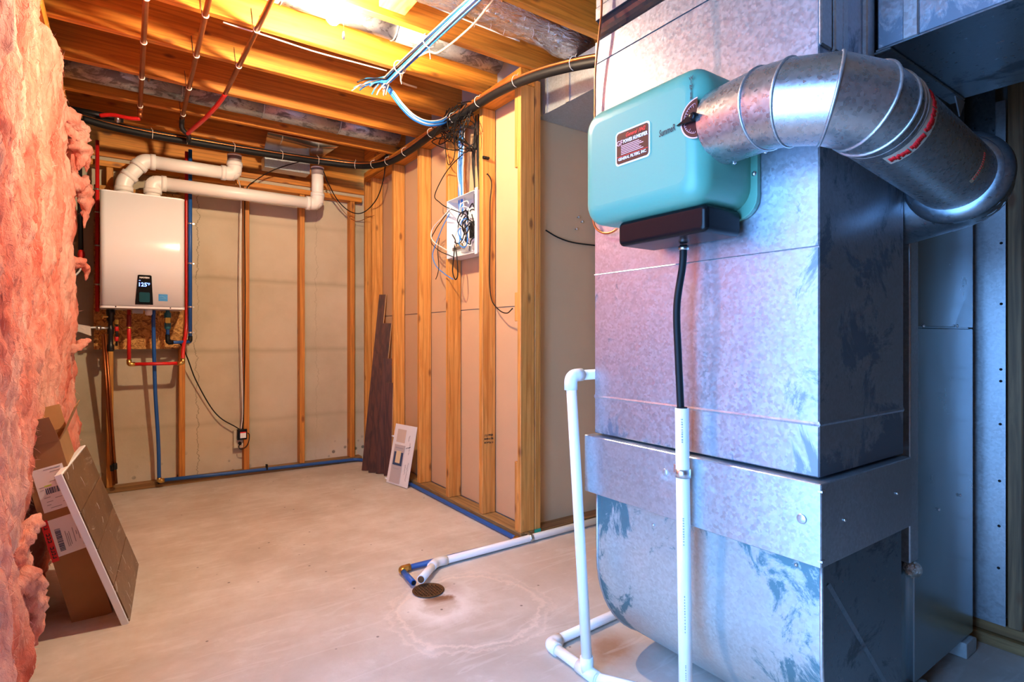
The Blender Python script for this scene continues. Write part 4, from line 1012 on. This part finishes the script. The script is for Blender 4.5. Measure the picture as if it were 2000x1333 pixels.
MB().tube(spline([(xd_, 4.44, hz0-.002), (xd_, 4.44, 1.10), onY(303, 760, 4.50), onY(309, 860, 4.53), (xe2, 4.545, .055)], 8), .012, 14).build('tube', MT['blue'], bd)
MB().tube(fillet([(xe2, 4.545, .075), (xe2, 4.545, .052), (xe2+.03, 4.548, .052)], .012, 4), .0155, 12).build('brass_elbow', MT['brass'], bd)
# blue line along the plates to the floor drain
bl = thing('blue_floor_line', 'blue tube running along both floor plates to the drain', 'tube', (1.6, 4.5, 0))
yb = YB-.103
MB().tube(fillet([(xe2+.02, 4.556, .052), (.6, yb, .040), (1.60, yb, .022), (1.652, yb-.06, .016), (1.650, 2.40, .0145), (1.648, 2.315, .0145)], .05, 6), .0122, 14).build('wall_run', MT['blue'], bl)
MB().tube(fillet([(1.648, 2.325, .0145), (1.648, 2.296, .0145), (1.61, 2.296, .0145)], .012, 4), .0155, 12).build('brass_elbow', MT['brass'], bl)
MB().tube([(1.64, 2.296, .0145), (1.012, 2.300, .0175)], .0122, 14).build('floor_run', MT['blue'], bl)
MB().tube(fillet([(1.050, 2.300, .018), (1.008, 2.298, .018), (1.006, 2.262, .019)], .012, 4), .0158, 12).build('brass_elbow', MT['brass'], bl)
MB().tube([(1.008, 2.298, .018), (.992, 2.135, .022)], .0122, 14).build('outlet', MT['blue'], bl)
MB().lathe([(.0095, 0), (.0095, .0015)], frame((.9919, 2.1345, .022), (-.1, -1, 0)), 14).build('bore', MT['hole'], bl)
for x in (.20, .9): MB().box((x-.006, yb-.014, .03), (x+.006, 4.583, .07)).build('pipe_clip', MT['black'], bl)
# gas line and flexible connector
xg = onY(154, 380, 4.50).x
gp = thing('gas_pipe', 'black iron gas pipe with red shutoff valve by the insulation', 'pipe', (xg, 4.5, 1.5))
zv = onY(158, 498, 4.5).z
MB().tube([(xg, 4.5, 2.36), (xg+.010, 4.5, zv+.03)], .014, 14).build('riser', MT['blackpipe'], gp)
MB().lathe([(.012, -.03), (.017, -.015), (.02, 0), (.017, .015), (.012, .03)], frame((xg+.012, 4.495, zv), (0, 0, 1)), 14).build('valve', MT['red'], gp)
MB().box((xg+.004, 4.470, zv-.035), (xg+.018, 4.480, zv+.012)).build('lever', MT['red'], gp, bevel=.002)
MB().lathe([(.012, 0), (.014, .004), (.014, .022), (.010, .028), (.010, .05)], frame((xg+.012, 4.495, zv-.085), (0, 0, 1)), 12).build('flare_nut', MT['steel'], gp)
fp = [Vector((xg+.012, 4.495, zv-.08)), onY(155, 530, 4.48), onY(140, 546, 4.42), onY(134, 560, 4.36), onY(133.5, 610, 4.34), onY(137, 633, 4.34), onY(160, 640, 4.36), onY(190, 640, 4.42)]
fx_ = thing('gas_flex_connector', 'thin flexible steel gas connector with paper tag beside the insulation', 'hose', fp[4])
MB().tube(spline(fp, 8), .0055, 10).build('hose', MT['whitep'], fx_)
p = onY(133.5, 604, 4.34); MB().box(p-Vector((.012, .012, .012)), p+Vector((.012, .012, .012))).build('coupling', MT['black'], fx_)
t0_, t1_ = onY(152, 636, 4.34), onY(177, 641, 4.35)
ax_ = (t1_-t0_); MB().prism([t0_+Vector((0, -.01, .008)), t1_+Vector((0, -.01, .010)), t1_+Vector((.004, -.01, -.05)), t0_+Vector((-.022, -.01, -.028))], (0, .0012, 0)).build('paper_tag', plain('old_paper', (.60, .52, .45), .7), fx_)
# hot service valve cluster, left under heater
xs = onY(216, 620, 4.42).x
sv_ = thing('gas_service_manifold', 'black valve manifold hanging under the left of heater', 'valve', (xs, 4.42, .95))
MB().lathe([(.017, 0), (.020, .01), (.020, .04), (.014, .05), (.014, .11), (.018, .115), (.018, .15), (.013, .16), (.013, .19), (.020, .2), (.020, .235), (.024, .24), (.024, .272)], frame((xs, 4.42, .955), (0, 0, 1)), 14).build('body', MT['blackpipe'], sv_)
MB().tube([(xs+.032, 4.41, .99), (xs+.032, 4.41, 1.15)], .007, 10).build('side_stem', MT['blackpipe'], sv_)
for z, m_ in ((1.02, 'red'), (1.085, 'red'), (1.13, 'yellow')): MB().lathe([(.008, 0), (.011, .004), (.011, .026), (.008, .03)], frame((xs+.032, 4.41, z), (0, 0, 1)), 12).build('valve_sleeve', MT[m_], sv_)
MB().tube([(xs, 4.42, 1.105), (xs-.075, 4.40, 1.105)], .009, 12).build('side_port', MT['steel'], sv_)
MB().lathe([(.014, -.012), (.014, .012)], frame((xs-.062, 4.402, 1.105), (1, .2, 0)), 10).build('flare_nut', MT['steel'], sv_)
g = MB(); g.tube([(xs, 4.415, 1.178), (xs-.045, 4.40, 1.178)], .007, 10); g.lathe([(.016, -.004), (.016, .004)], frame((xs-.04, 4.40, 1.178), (1, 0, 0)), 12); g.build('drain_cock', MT['brass'], sv_)
# copper drain pair
for px0, py0, px1, py1, dy, lab in ((201, 655, 222, 948, .0, 'left copper relief pipe slanting down to the floor below the heater'), (206, 652, 227, 945, -.012, 'right copper relief pipe slanting down to the floor below the heater')):
    a, b_ = onY(px0, py0, 4.43+dy), onY(px1, py1, 4.545+dy); b_.z = max(b_.z, .035)
    t = thing('copper_relief_pipe', lab, 'pipe', b_, 'pair of copper relief pipes')
    MB().tube([a, b_], .0085, 12).build('tube', MT['copper_old'], t)
    dd_ = (b_-a).normalized(); q = a+(b_-a)*.86; MB().lathe([(.009, 0), (.013, .004), (.013, .04), (.009, .044)], frame(q, dd_), 12).build('coupling', MT['blackpipe'], t)
# power cord, outlet, cables on the back wall
yo = 4.572
oc = onY(469, 858, 4.615)
ou = thing('wall_outlet', 'cream duplex outlet with black adapter beside the stud', 'outlet', (oc.x, 4.63, oc.z-.07))
MB().box((oc.x-.043, 4.615, oc.z-.068), (oc.x+.043, YB-.002, oc.z+.064)).build('box', plain('cream', (.62, .55, .40), .5), ou, bevel=.004)
MB().box((oc.x-.018, 4.611, oc.z-.05), (oc.x+.018, 4.615, oc.z-.012)).build('receptacle', plain('cream2', (.70, .64, .50), .4), ou)
ad = MB().box((oc.x-.026, 4.575, oc.z+.0), (oc.x+.042, 4.612, oc.z+.078)).build('power_adapter', MT['blackgloss'], ou, bevel=.003)
MB().box((oc.x-.006, 4.573, oc.z+.012), (oc.x+.034, 4.5748, oc.z+.05)).build('adapter_label', MT['paper'], ad); MB().box((oc.x-.006, 4.5725, oc.z+.05), (oc.x+.034, 4.5748, oc.z+.058)).build('adapter_stripe', MT['labelred'], ad)
MB().lathe([(.012, 0), (.012, .02), (.006, .03)], frame((oc.x-.004, 4.611, oc.z-.03), (0, -1, 0)), 12).build('plug', MT['black'], ou)
def cable(name, pts, r, m, label, cat='cable', group=None, n=8, seg=7):
    g = MB(); g.tube(spline(pts, n), r, seg); return g.rebase(name, MT[m], label, cat, group)
cable('power_cord', [(xv-.01, 4.46, zb_+.02), onY(352, 672, 4.50), onY(366, 700, 4.55), onY(382, 742, 4.60), onY(410, 793, 4.62), onY(432, 818, 4.61), onY(458, 833, 4.60), (oc.x-.005, 4.60, oc.z+.075)], .0042, 'cblack', 'black power cord swinging from the heater to the outlet', 'cord')
cable('adapter_cord', [(oc.x+.04, 4.595, oc.z+.05), onY(487, 850, 4.57), onY(484, 868, 4.57), onY(473, 878, 4.58), onY(466, 874, 4.59), (oc.x-.004, 4.585, oc.z-.03)], .0032, 'cblack', 'short black cord looping round the wall outlet', 'cord')
cable('wall_cable', [onY(463, 345, 4.47), onY(469, 365, 4.545), onY(471, 400, 4.565), onY(469, 560, 4.568), onY(472, 700, 4.568), onY(474, 800, 4.568), onY(471, 838, 4.585)], .0038, 'cwhite', 'white cable stapled down the stud to the outlet')
cable('wall_cable', [onY(600, 312, 4.30), onY(540, 330, 4.44), onY(500, 352, 4.53), onY(481, 372, 4.565), onY(478, 430, 4.570), onY(479, 560, 4.570), onY(478, 700, 4.570), onY(476, 800, 4.570), onY(474, 838, 4.585)], .0036, 'cblack', 'black cable curving down the stud to the outlet')
cable('corner_cable', [onY(632, 335, 4.30), onY(640, 356, 4.40), onY(660, 392, 4.46), onY(685, 414, 4.48), onY(710, 415, 4.44), onX(735, 390, 1.64), onX(749, 350, 1.64), onX(753, 312, 1.645)], .0042, 'cblack', 'black cable hanging in a loop across the far corner')
cable('corner_cable', [onY(634, 345, 4.42), onY(645, 375, 4.53), onY(665, 405, 4.575), onY(683, 426, 4.575), onY(700, 432, 4.56), onX(720, 425, 1.655), onX(731, 421, 1.662)], .0022, 'copper_old', 'thin brown wire drooping behind the corner cable loop', 'wire')

# =================================================================== OVERHEAD
# light bulb
lb = thing('light_bulb', 'bare glowing light bulb in a porcelain holder on the joist', 'lamp', (BULB.x, BULB.y, BULB.z))
MB().lathe([(0, -.052), (.016, -.049), (.027, -.036), (.030, -.020), (.026, -.002), (.017, .018), (.0135, .030)], frame(BULB, (0, 0, 1)), 20).build('glass', MT['bulb'], lb)
MB().lathe([(.0135, .030), (.020, .034), (.022, .055), (.050, .064), (.052, .075), (.052, .082)], frame(BULB, (0, 0, 1)), 24).build('holder', MT['whitep'], lb)
MB().box((BULB.x-.05, BULB.y-.045, BULB.z+.083), (BULB.x+.05, BULB.y+.016, BULB.z+.12)).build('junction_box', MT['greyplastic'], lb)
MB().tube([(BULB.x+.035, BULB.y-.02, BULB.z+.06), (BULB.x+.036, BULB.y-.02, BULB.z-.085)], .0012, 5).build('pull_chain', MT['brass'], lb)
MB().lathe([(.004, 0), (.006, .012), (.003, .03)], frame((BULB.x+.036, BULB.y-.02, BULB.z-.112), (0, 0, 1)), 10).build('chain_pull', MT['tie'], lb)
# round ducts in the joist bays
def round_duct(label, y, z, r, x0, x1, m, seams, seed):
    t = thing('round_duct', label, 'duct', ((x0+x1)/2, y, z-r), 'round ducts in the joist bays')
    xs_ = [x0]+list(seams)+[x1]
    for i in range(len(xs_)-1): MB().tube([(xs_[i], y, z), (xs_[i+1]-.002, y, z)], r-.0015*(i % 2), 32).build('section', m, t)
    for s in seams: MB().lathe([(r, -.004), (r+.003, -.002), (r+.003, .002), (r, .004)], frame((s, y, z), (1, 0, 0)), 32).build('seam_bead', m, t)
    return t
round_duct('old grey round duct crossing above the water heater', 3.785, 2.512, .076, -.33, 1.63, MT['galv_old'], (.28, .72, 1.2), 1)
round_duct('pale grey round duct in the bay beside the light bulb', 2.505, 2.535, .062, -.33, 1.66, MT['galv_old'], (.55, 1.06), 2)
fd_ = thing('foil_duct', 'silver foil wrapped flexible duct overhead near the plenum', 'duct', (1.3, 2.10, 2.46))
g = MB(); random.seed(4); pts = []; rs_ = []
for i in range(40):
    u = i/39; pts.append((.55+1.42*u, 2.10+.006*math.sin(u*9), 2.553-.012*math.sin(u*PI)-.03*u*u)); rs_.append((.082+.006*math.sin(u*23)+.003*math.sin(u*61))*(1 if u < .9 else 1-.5*((u-.9)/.1)**2))
g.tube(pts, rs_, 36); g.build('jacket', MT['foil'], fd_)
g = MB()
for k in range(12):
    x = .85+.07*k; a = random.uniform(-1.6, .2); c_ = Vector((x, 2.10+.090*math.sin(a), 2.55-.090*math.cos(a)))
    g.tube([c_, c_+Vector((.008, .004, -.02)), c_+Vector((-.003, .0, -.045))], .0010, 4)
g.build('loose_strands', MT['whitep'], fd_, kind='stuff')
# register boot over the foundation wall
rg = thing('register_boot', 'small galvanized register boot above the concrete wall', 'duct', (1.0, 4.5, 2.33))
MB().box((.86, 4.445, 2.315), (1.19, 4.56, 2.40)).build('body', MT['galv'], rg, bevel=.003, seg=1)
g = MB(); g.prism([(.80, 4.03, 2.432), (1.28, 4.03, 2.432), (1.24, 4.36, 2.425), (.84, 4.36, 2.412)], (0, 0, .006)); g.build('pan', MT['polished'], rg)
# ceiling copper pipes
def copper_run(label, x0, y0, x1, y1, hang, z=2.420):
    t = thing('copper_pipe', label, 'pipe', (x1, y1, z), 'copper pipes under the joists')
    MB().tube([(x0, y0, z), (x1, y1, z)], .0115, 14).build('tube', MT['copper_old'], t)
    for y in JY:
        if y0 < y < y1:
            u = (y-y0)/(y1-y0); x = x0+(x1-x0)*u
            g = MB(); g.lathe([(.012, -.003), (.0142, -.003), (.0142, .003), (.012, .003)], frame((x, y-.034, z), (0, 1, 0)), 14); g.build('hanger_ring', MT['tie'], t)
            if hang:
                g = MB(); g.tube([(x-.013, y-.035, z), (x-.022, y-.034, z+.09)], .0014, 5); g.tube([(x+.012, y-.035, z), (x+.014, y-.034, z+.07)], .0014, 5); g.build('hanger_wire', MT['blackpipe'], t)
    return t
c1 = copper_run('leftmost copper pipe hung under the joists', .066, 1.2, .082, 4.04, False)
c2 = copper_run('middle copper pipe hung under the joists', .268, 1.2, .302, 4.06, True)
c3 = copper_run('rightmost copper pipe slanting under joists towards the heater', .520, 1.2, .470, 3.50, True)
MB().tube(fillet([(.082, 4.00, 2.420), (.082, 4.04, 2.415), (.082, 4.045, 2.375)], .02, 4), .015, 12).build('elbow', MT['copper_old'], c1)
MB().tube(spline([(.082, 4.045, 2.370), (.03, 4.06, 2.366), (-.05, 4.10, 2.380), (-.115, 4.13, 2.372)], 7), .0115, 12).rebase('red_branch_pipe', MT['red'], 'short red pipe bending left from the leftmost copper pipe', 'pipe')
MB().tube(spline([(.470, 3.49, 2.418), (.455, 3.60, 2.405), (.41, 3.80, 2.375), (.355, 4.02, 2.355), (.335, 4.09, 2.345)], 7), .0122, 12).rebase('red_branch_pipe', MT['red'], 'red pipe curving down from the rightmost copper pipe', 'pipe')
MB().tube(fillet([(.302, 4.03, 2.420), (.302, 4.07, 2.41), (.302, 4.085, 2.365), (.345, 4.10, 2.34), (.345, 4.12, 2.30)], .02, 4), .0145, 12).rebase('pipe_fitting', MT['blackpipe'], 'dark elbow fittings joining the middle copper pipe above heater', 'fitting')
# black iron pipe with fitting, top left
bp_ = thing('black_pipe', 'black iron pipe high in the far left corner with brass cap', 'pipe', (0, 4.16, 2.40))
MB().tube([(-.30, 4.215, 2.405), (.0, 4.205, 2.395)], .020, 14).build('pipe', MT['blackpipe'], bp_)
MB().lathe([(.011, 0), (.014, -.012), (.018, -.03), (.010, -.05), (0, -.052)], frame((-.03, 4.18, 2.41), (0, -.1, 1)), 14).build('cap_fitting', MT['steel'], bp_)
# insulated refrigerant line set
LS = [(1.66, 1.36, 2.10), (1.62, 1.72, 2.205), (1.605, 2.08, 2.285), (1.60, 2.40, 2.322), (1.605, 2.70, 2.334), (1.605, 3.10, 2.336), (1.605, 3.5, 2.322), (1.595, 3.86, 2.330), (1.50, 4.13, 2.352), (1.25, 4.235, 2.362), (1.0, 4.23, 2.350), (.69, 4.22, 2.340), (.40, 4.21, 2.334), (.157, 4.20, 2.328), (-.06, 4.19, 2.335), (-.20, 4.18, 2.350)]
ls = thing('refrigerant_line', 'black insulated refrigerant line tied along the top of the walls', 'pipe', (1.6, 3.0, 2.3))
lsp = spline(LS, 10)
MB().tube(lsp, .0215, 16).build('insulation_sleeve', MT['black'], ls)
off = [p+Vector((-.016, -.008, .018)) for p in lsp]; MB().tube(off, .0065, 10).build('liquid_line', plain('orange_copper', (.52, .17, .05), .36, .8), ls)
off2 = [p+Vector((-.004, -.012, .027)) for p in lsp]; MB().tube(off2, .0048, 8).build('control_wire', MT['cblack'], ls)
off3 = [p+Vector((-.022, -.012, -.008)) for p in lsp[75:]]; MB().tube(off3, .0055, 8).build('control_wire', MT['cblack'], ls)
for i in (13, 25, 37, 45, 52, 62, 70, 76, 82, 92, 102, 112, 122, 130):
    p = lsp[i]; t = (lsp[i+1]-lsp[i-1]).normalized(); c_ = p+Vector((-.007, -.003, .008))
    g = MB(); Mx2 = frame(c_, t); g.tube([Mx2 @ Vector((math.cos(2*PI*j/18)*.0285, math.sin(2*PI*j/18)*.0275, 0)) for j in range(18)], .0016, 5, closed=True)
    g.tube([Mx2 @ Vector((.028, 0, 0)), Mx2 @ Vector((.045, .012, .006))], .0013, 4); g.build('zip_tie', MT['tie'], ls)
# data cable bundles
def bundle(name, pts, cabs, label, ties=(), seed=1, spread=.012, splay=None):
    rnd = random.Random(seed); base = spline(pts, 8); t = thing(name, label, 'cable bundle', base[len(base)//2])
    for nm, m, r, k in cabs:
        for q in range(k):
            a, b_ = rnd.uniform(0, 6.28), rnd.uniform(.2, 1)*spread; ph = rnd.uniform(0, 6); pts2 = []
            for i, p in enumerate(base):
                u = i/len(base); dx = Vector((math.cos(a+1.2*u)*b_, .004*math.sin(9*u+ph), math.sin(a+1.2*u)*b_)); pts2.append(p+dx)
            if splay:
                e = pts2[-1]; v_ = Vector((rnd.uniform(-.16, .02), rnd.uniform(-.02, .10), rnd.uniform(-.07, .01))); pts2 += [e+v_*.4, e+v_*.8+Vector((0, 0, -.006)), e+v_+Vector((0, 0, -.02))]
            MB().tube(pts2, r, 6).build(nm, MT[m], t)
    for i in ties:
        p = base[i]; tt = (base[i+1]-base[i-1]).normalized(); Mx2 = frame(p, tt)
        g = MB(); g.tube([Mx2 @ Vector((math.cos(2*PI*j/18)*(spread+.010), math.sin(2*PI*j/18)*(spread+.010), 0)) for j in range(18)], .0024, 6, closed=True)
        g.tube([Mx2 @ Vector((-spread-.008, 0, 0)), Mx2 @ Vector((-spread-.06, .01, .004))], .002, 5); g.build('cable_tie', MT['tie'], t)
    return t
bundle('data_cable_bundle', [(1.19, 1.40, 2.425), (1.175, 1.8, 2.423), (1.16, 2.1, 2.417), (1.15, 2.38, 2.413), (1.145, 2.60, 2.413), (1.14, 2.78, 2.410)], [('blue_cable', 'cblue', .0038, 8), ('white_cable', 'cwhite', .0036, 3), ('tan_cable', 'ctan', .0036, 3), ('black_cable', 'cblack', .0040, 4)], 'blue and white data cable bundle under the joists with frayed end', (22, 33), 3, .022, True)
cable('grey_lead', [(1.21, 1.4, 2.420), (1.215, 1.8, 2.412), (1.225, 2.05, 2.385), (1.20, 2.30, 2.37), (1.17, 2.36, 2.385), (1.155, 2.55, 2.405), (1.17, 2.66, 2.385), (1.20, 2.72, 2.385), (1.30, 2.76, 2.40)], .0048, 'ctan', 'loose brown lead looping below the data cable bundle', 'cable')
bundle('data_cable_loop', [(1.13, 2.82, 2.415), (1.18, 2.84, 2.390), (1.26, 2.86, 2.325), (1.34, 2.88, 2.285), (1.43, 2.90, 2.280), (1.53, 2.93, 2.315), (1.60, 2.96, 2.365), (1.63, 2.98, 2.40)], [('blue_cable', 'cblue', .0038, 6), ('white_cable', 'cwhite', .0038, 4)], 'blue and white cable bundle sagging from joist to stud wall', (3,), 5, .016)
cable('joist_wire', [(.36, 2.735, 2.436), (.55, 2.737, 2.432), (.75, 2.737, 2.424), (.95, 2.737, 2.428), (1.12, 2.737, 2.432)], .0032, 'cwhite', 'white wire strung below the joist past the bulb', 'wire')
cable('joist_wire', [(.80, 2.278, 2.560), (1.1, 2.278, 2.556), (1.4, 2.278, 2.548), (1.64, 2.278, 2.545)], .0045, 'cwhite', 'white cable fixed along the joist beside the foil duct', 'wire')
# tangle of black coax over the media panel
rnd = random.Random(21); lab = 'thin black coax cable in the tangle above the media panel'
for k in range(14):
    s = Vector((1.62+rnd.uniform(-.03, .01), 2.86+rnd.uniform(-.08, .14), 2.40+rnd.uniform(-.01, .03)))
    pts = [s]; n = rnd.randint(3, 5)
    for i in range(n): pts.append(Vector((1.612+rnd.uniform(-.06, .02), 2.90+rnd.uniform(-.24, .22), 2.38-rnd.uniform(.0, .24)*(i+1)/n-(.12 if k % 3 == 0 else 0)*i/n)))
    pts.append(Vector((1.60+rnd.uniform(-.03, .02), 2.90+rnd.uniform(-.16, .12), 2.38)) if k % 2 else Vector((1.70, rnd.uniform(2.74, 2.84), 2.15)))
    cable('coax_cable', pts, .0032, 'cblack', lab, 'cable', 'black coax tangle', 7, 6)
# drops from the top plate into the media panel
def drops(m, pys, r, label, grp, name):
    for i, y in enumerate(pys):
        cable(name, [(1.70+.004*(i % 3), y, 2.352), (1.696, y-.004, 2.24), (1.690+.004*(i % 2), y+.010*math.sin(i), 2.08), (1.698, y+.012*math.cos(i), 1.93), (1.70, y+.01*math.sin(i*2), 1.80)], r, m, label, 'cable', grp, 7, 6)
drops('cblue', [2.945, 2.953, 2.962, 2.982, 2.990, 3.000], .0036, 'blue data cable dropping from the top plate into the media panel', 'blue cables into the media panel', 'data_cable')
drops('cwhite', [2.936, 2.972, 2.992], .0034, 'white data cable dropping from the top plate into the media panel', 'white cables into the media panel', 'data_cable')
drops('cblack', [2.80, 2.808, 2.816, 2.775, 2.765, 2.757], .0038, 'black coax dropping from the top plate into the media panel', 'black coax into the media panel', 'coax_cable')
# media panel
mp = thing('media_panel', 'white open wiring enclosure full of cables between two studs', 'wiring box', (1.71, 2.9, 1.54))
a0, a1, z0, z1, xb0, xb1 = 2.722, 3.078, 1.535, 1.895, 1.655, 1.757
MB().box((xb1-.003, a0, z0), (xb1, a1, z1)).build('back_plate', MT['whitep'], mp)
for nm, p, q in (('side_wall', (xb0, a0, z0), (xb1-.003, a0+.003, z1)), ('side_wall', (xb0, a1-.003, z0), (xb1-.003, a1, z1)), ('top_wall', (xb0, a0+.003, z1-.003), (xb1-.003, a1-.003, z1)), ('bottom_wall', (xb0, a0+.003, z0), (xb1-.003, a1-.003, z0+.003))): MB().box(p, q).build(nm, MT['whitep'], mp)
MB().box((xb0-.002, a0-.012, z0-.01), (xb0, a0+.016, z1+.01)).build('flange', MT['whitep'], mp)
for y, z, w_, h_, m_ in ((2.98, 1.78, .05, .12, 'paper'), (2.90, 1.70, .05, .10, 'blackgloss'), (2.84, 1.60, .10, .05, 'greyplastic'), (2.80, 1.76, .06, .08, 'greyplastic'), (2.98, 1.59, .09, .035, 'steel')):
    MB().box((xb1-.030, y-w_/2, z-h_/2), (xb1-.0035, y+w_/2, z+h_/2)).build('module', MT[m_], mp, bevel=.002, seg=1)
sp_ = MB().box((1.668, 2.92, 1.578), (1.70, 3.03, 1.600)).build('splitter', MT['steel'], mp, bevel=.002, seg=1)
for i in range(5): MB().lathe([(.005, 0), (.005, .016), (.004, .016), (.004, .022)], frame((1.684, 2.93+.022*i, 1.600), (-.3, 0, 1)), 8).build('coax_port', MT['brass'], sp_)
for i in range(7): MB().lathe([(.008, 0), (.008, .01)], frame((1.70, 2.86+.028*i, z1), (0, 0, 1)), 8).build('grommet', MT['brass'], mp)
rnd = random.Random(8)
for k in range(13):
    m_ = ('cblack', 'cblack', 'cwhite', 'cblack', 'cblue')[k % 5]; c_ = Vector((1.665+rnd.uniform(-.02, .02), 2.83+rnd.uniform(-.04, .10), 1.70+rnd.uniform(-.05, .08)))
    ra, rb_ = rnd.uniform(.04, .075), rnd.uniform(.05, .10); a_ = rnd.uniform(0, 6); pts = []
    for i in range(9):
        an = a_+i*.62; pts.append((c_.x+rnd.uniform(-.012, .012), min(max(c_.y+ra*math.cos(an), 2.735), 3.06), min(max(c_.z+rb_*math.sin(an), 1.56), 1.87)))
    MB().tube(spline(pts, 6), .0034, 6).build({'cblack': 'black_patch_cable', 'cwhite': 'white_patch_cable', 'cblue': 'blue_patch_cable'}[m_], MT[m_], mp)
def hang(pix, m_, r, label, X=1.652): cable('loose_cable', [onX(px, py, X-.004*(i % 2)) for i, (px, py) in enumerate(pix)], r, m_, label)
hang([(905, 300), (880, 325), (862, 352), (849, 383), (858, 395), (870, 404), (890, 412), (910, 420)], 'cblack', .0030, 'long black loose cable swinging out left above the media panel', 1.645)
hang([(882, 405), (864, 425), (846, 445), (842, 462), (850, 475), (878, 492)], 'cwhite', .0034, 'white loose cable bowing out left of the media panel', 1.640)
hang([(880, 408), (862, 432), (850, 450), (842, 472), (858, 490), (885, 502)], 'cblack', .0028, 'black loose cable bowing out left of the media panel', 1.648)
hang([(878, 418), (866, 440), (857, 462), (850, 480), (845, 500), (852, 520), (868, 535), (885, 546)], 'cblue', .0030, 'blue loose cable hanging below the left of the media panel', 1.644)
hang([(858, 465), (855, 490), (857, 520), (855, 535), (851, 546)], 'cblack', .0026, 'short black cable end dangling left below the media panel', 1.640)
hang([(888, 480), (886, 505), (884, 530), (889, 546), (894, 538), (893, 510), (890, 485)], 'cblack', .0036, 'black cable loop hanging straight below the media panel', 1.646)
hang([(868, 262), (871, 300), (876, 322), (886, 310), (888, 285), (875, 268), (900, 272), (917, 285), (910, 298), (890, 292)], 'cblack', .0028, 'black cable curled in rings on the stud above media panel', 1.640)
# cable out of stud, and other small things on the studs
cable('stud_cable', [(1.700, 2.6805, onX(951, 341, 1.70).z), onY(953, 341, 2.672), onY(960, 358, 2.668), onY(957, 400, 2.672), onY(957, 470, 2.674), onY(956, 540, 2.674), onY(960, 585, 2.660), onX(975, 606, 1.70), onX(990, 612, 1.69), onX(1001, 603, 1.662)], .0032, 'cblack', 'black cable coming out of a drilled stud and curling at the corner post')
cable('nook_cable', [onY(1066, 450, 2.392), onY(1090, 464, 2.390), onY(1120, 474, 2.388), onY(1165, 480, 2.386)], .004, 'cblack', 'black cable crossing the drywall beside the plenum')
p = onY(948, 309, 2.6795)
g = MB(); g.box(p+Vector((-.020, -.008, -.008)), p+Vector((.018, 0, .008))); 
for i in range(3): g.lathe([(.007, 0), (.007, .014)], frame(p+Vector((-.014+.013*i, -.004, -.004)), (0, -1, .3)), 8)
g.rebase('cable_clip', MT['blackgloss'], 'small black cable clip high on the knotty stud', 'clip')
p = onY(955, 858, 2.6805)
g = MB(); rnd = random.Random(31)                                               # blotchy grade stamp, not legible
for i in range(3):
    x = p.x-.030
    while x < p.x+.028:
        w_ = rnd.uniform(.003, .007); z = p.z+.022-.021*i+rnd.uniform(-.002, .002); h_ = rnd.uniform(.008, .015)
        g.box((x, p.y-.0006, z-h_/2), (x+w_*.45, p.y, z+h_/2)); g.box((x, p.y-.0006, z+rnd.choice((-.4, 0, .3))*h_), (x+w_, p.y, z+.35*h_)); x += w_+.0028
g.build('grade_stamp', MT['ink'], wp)
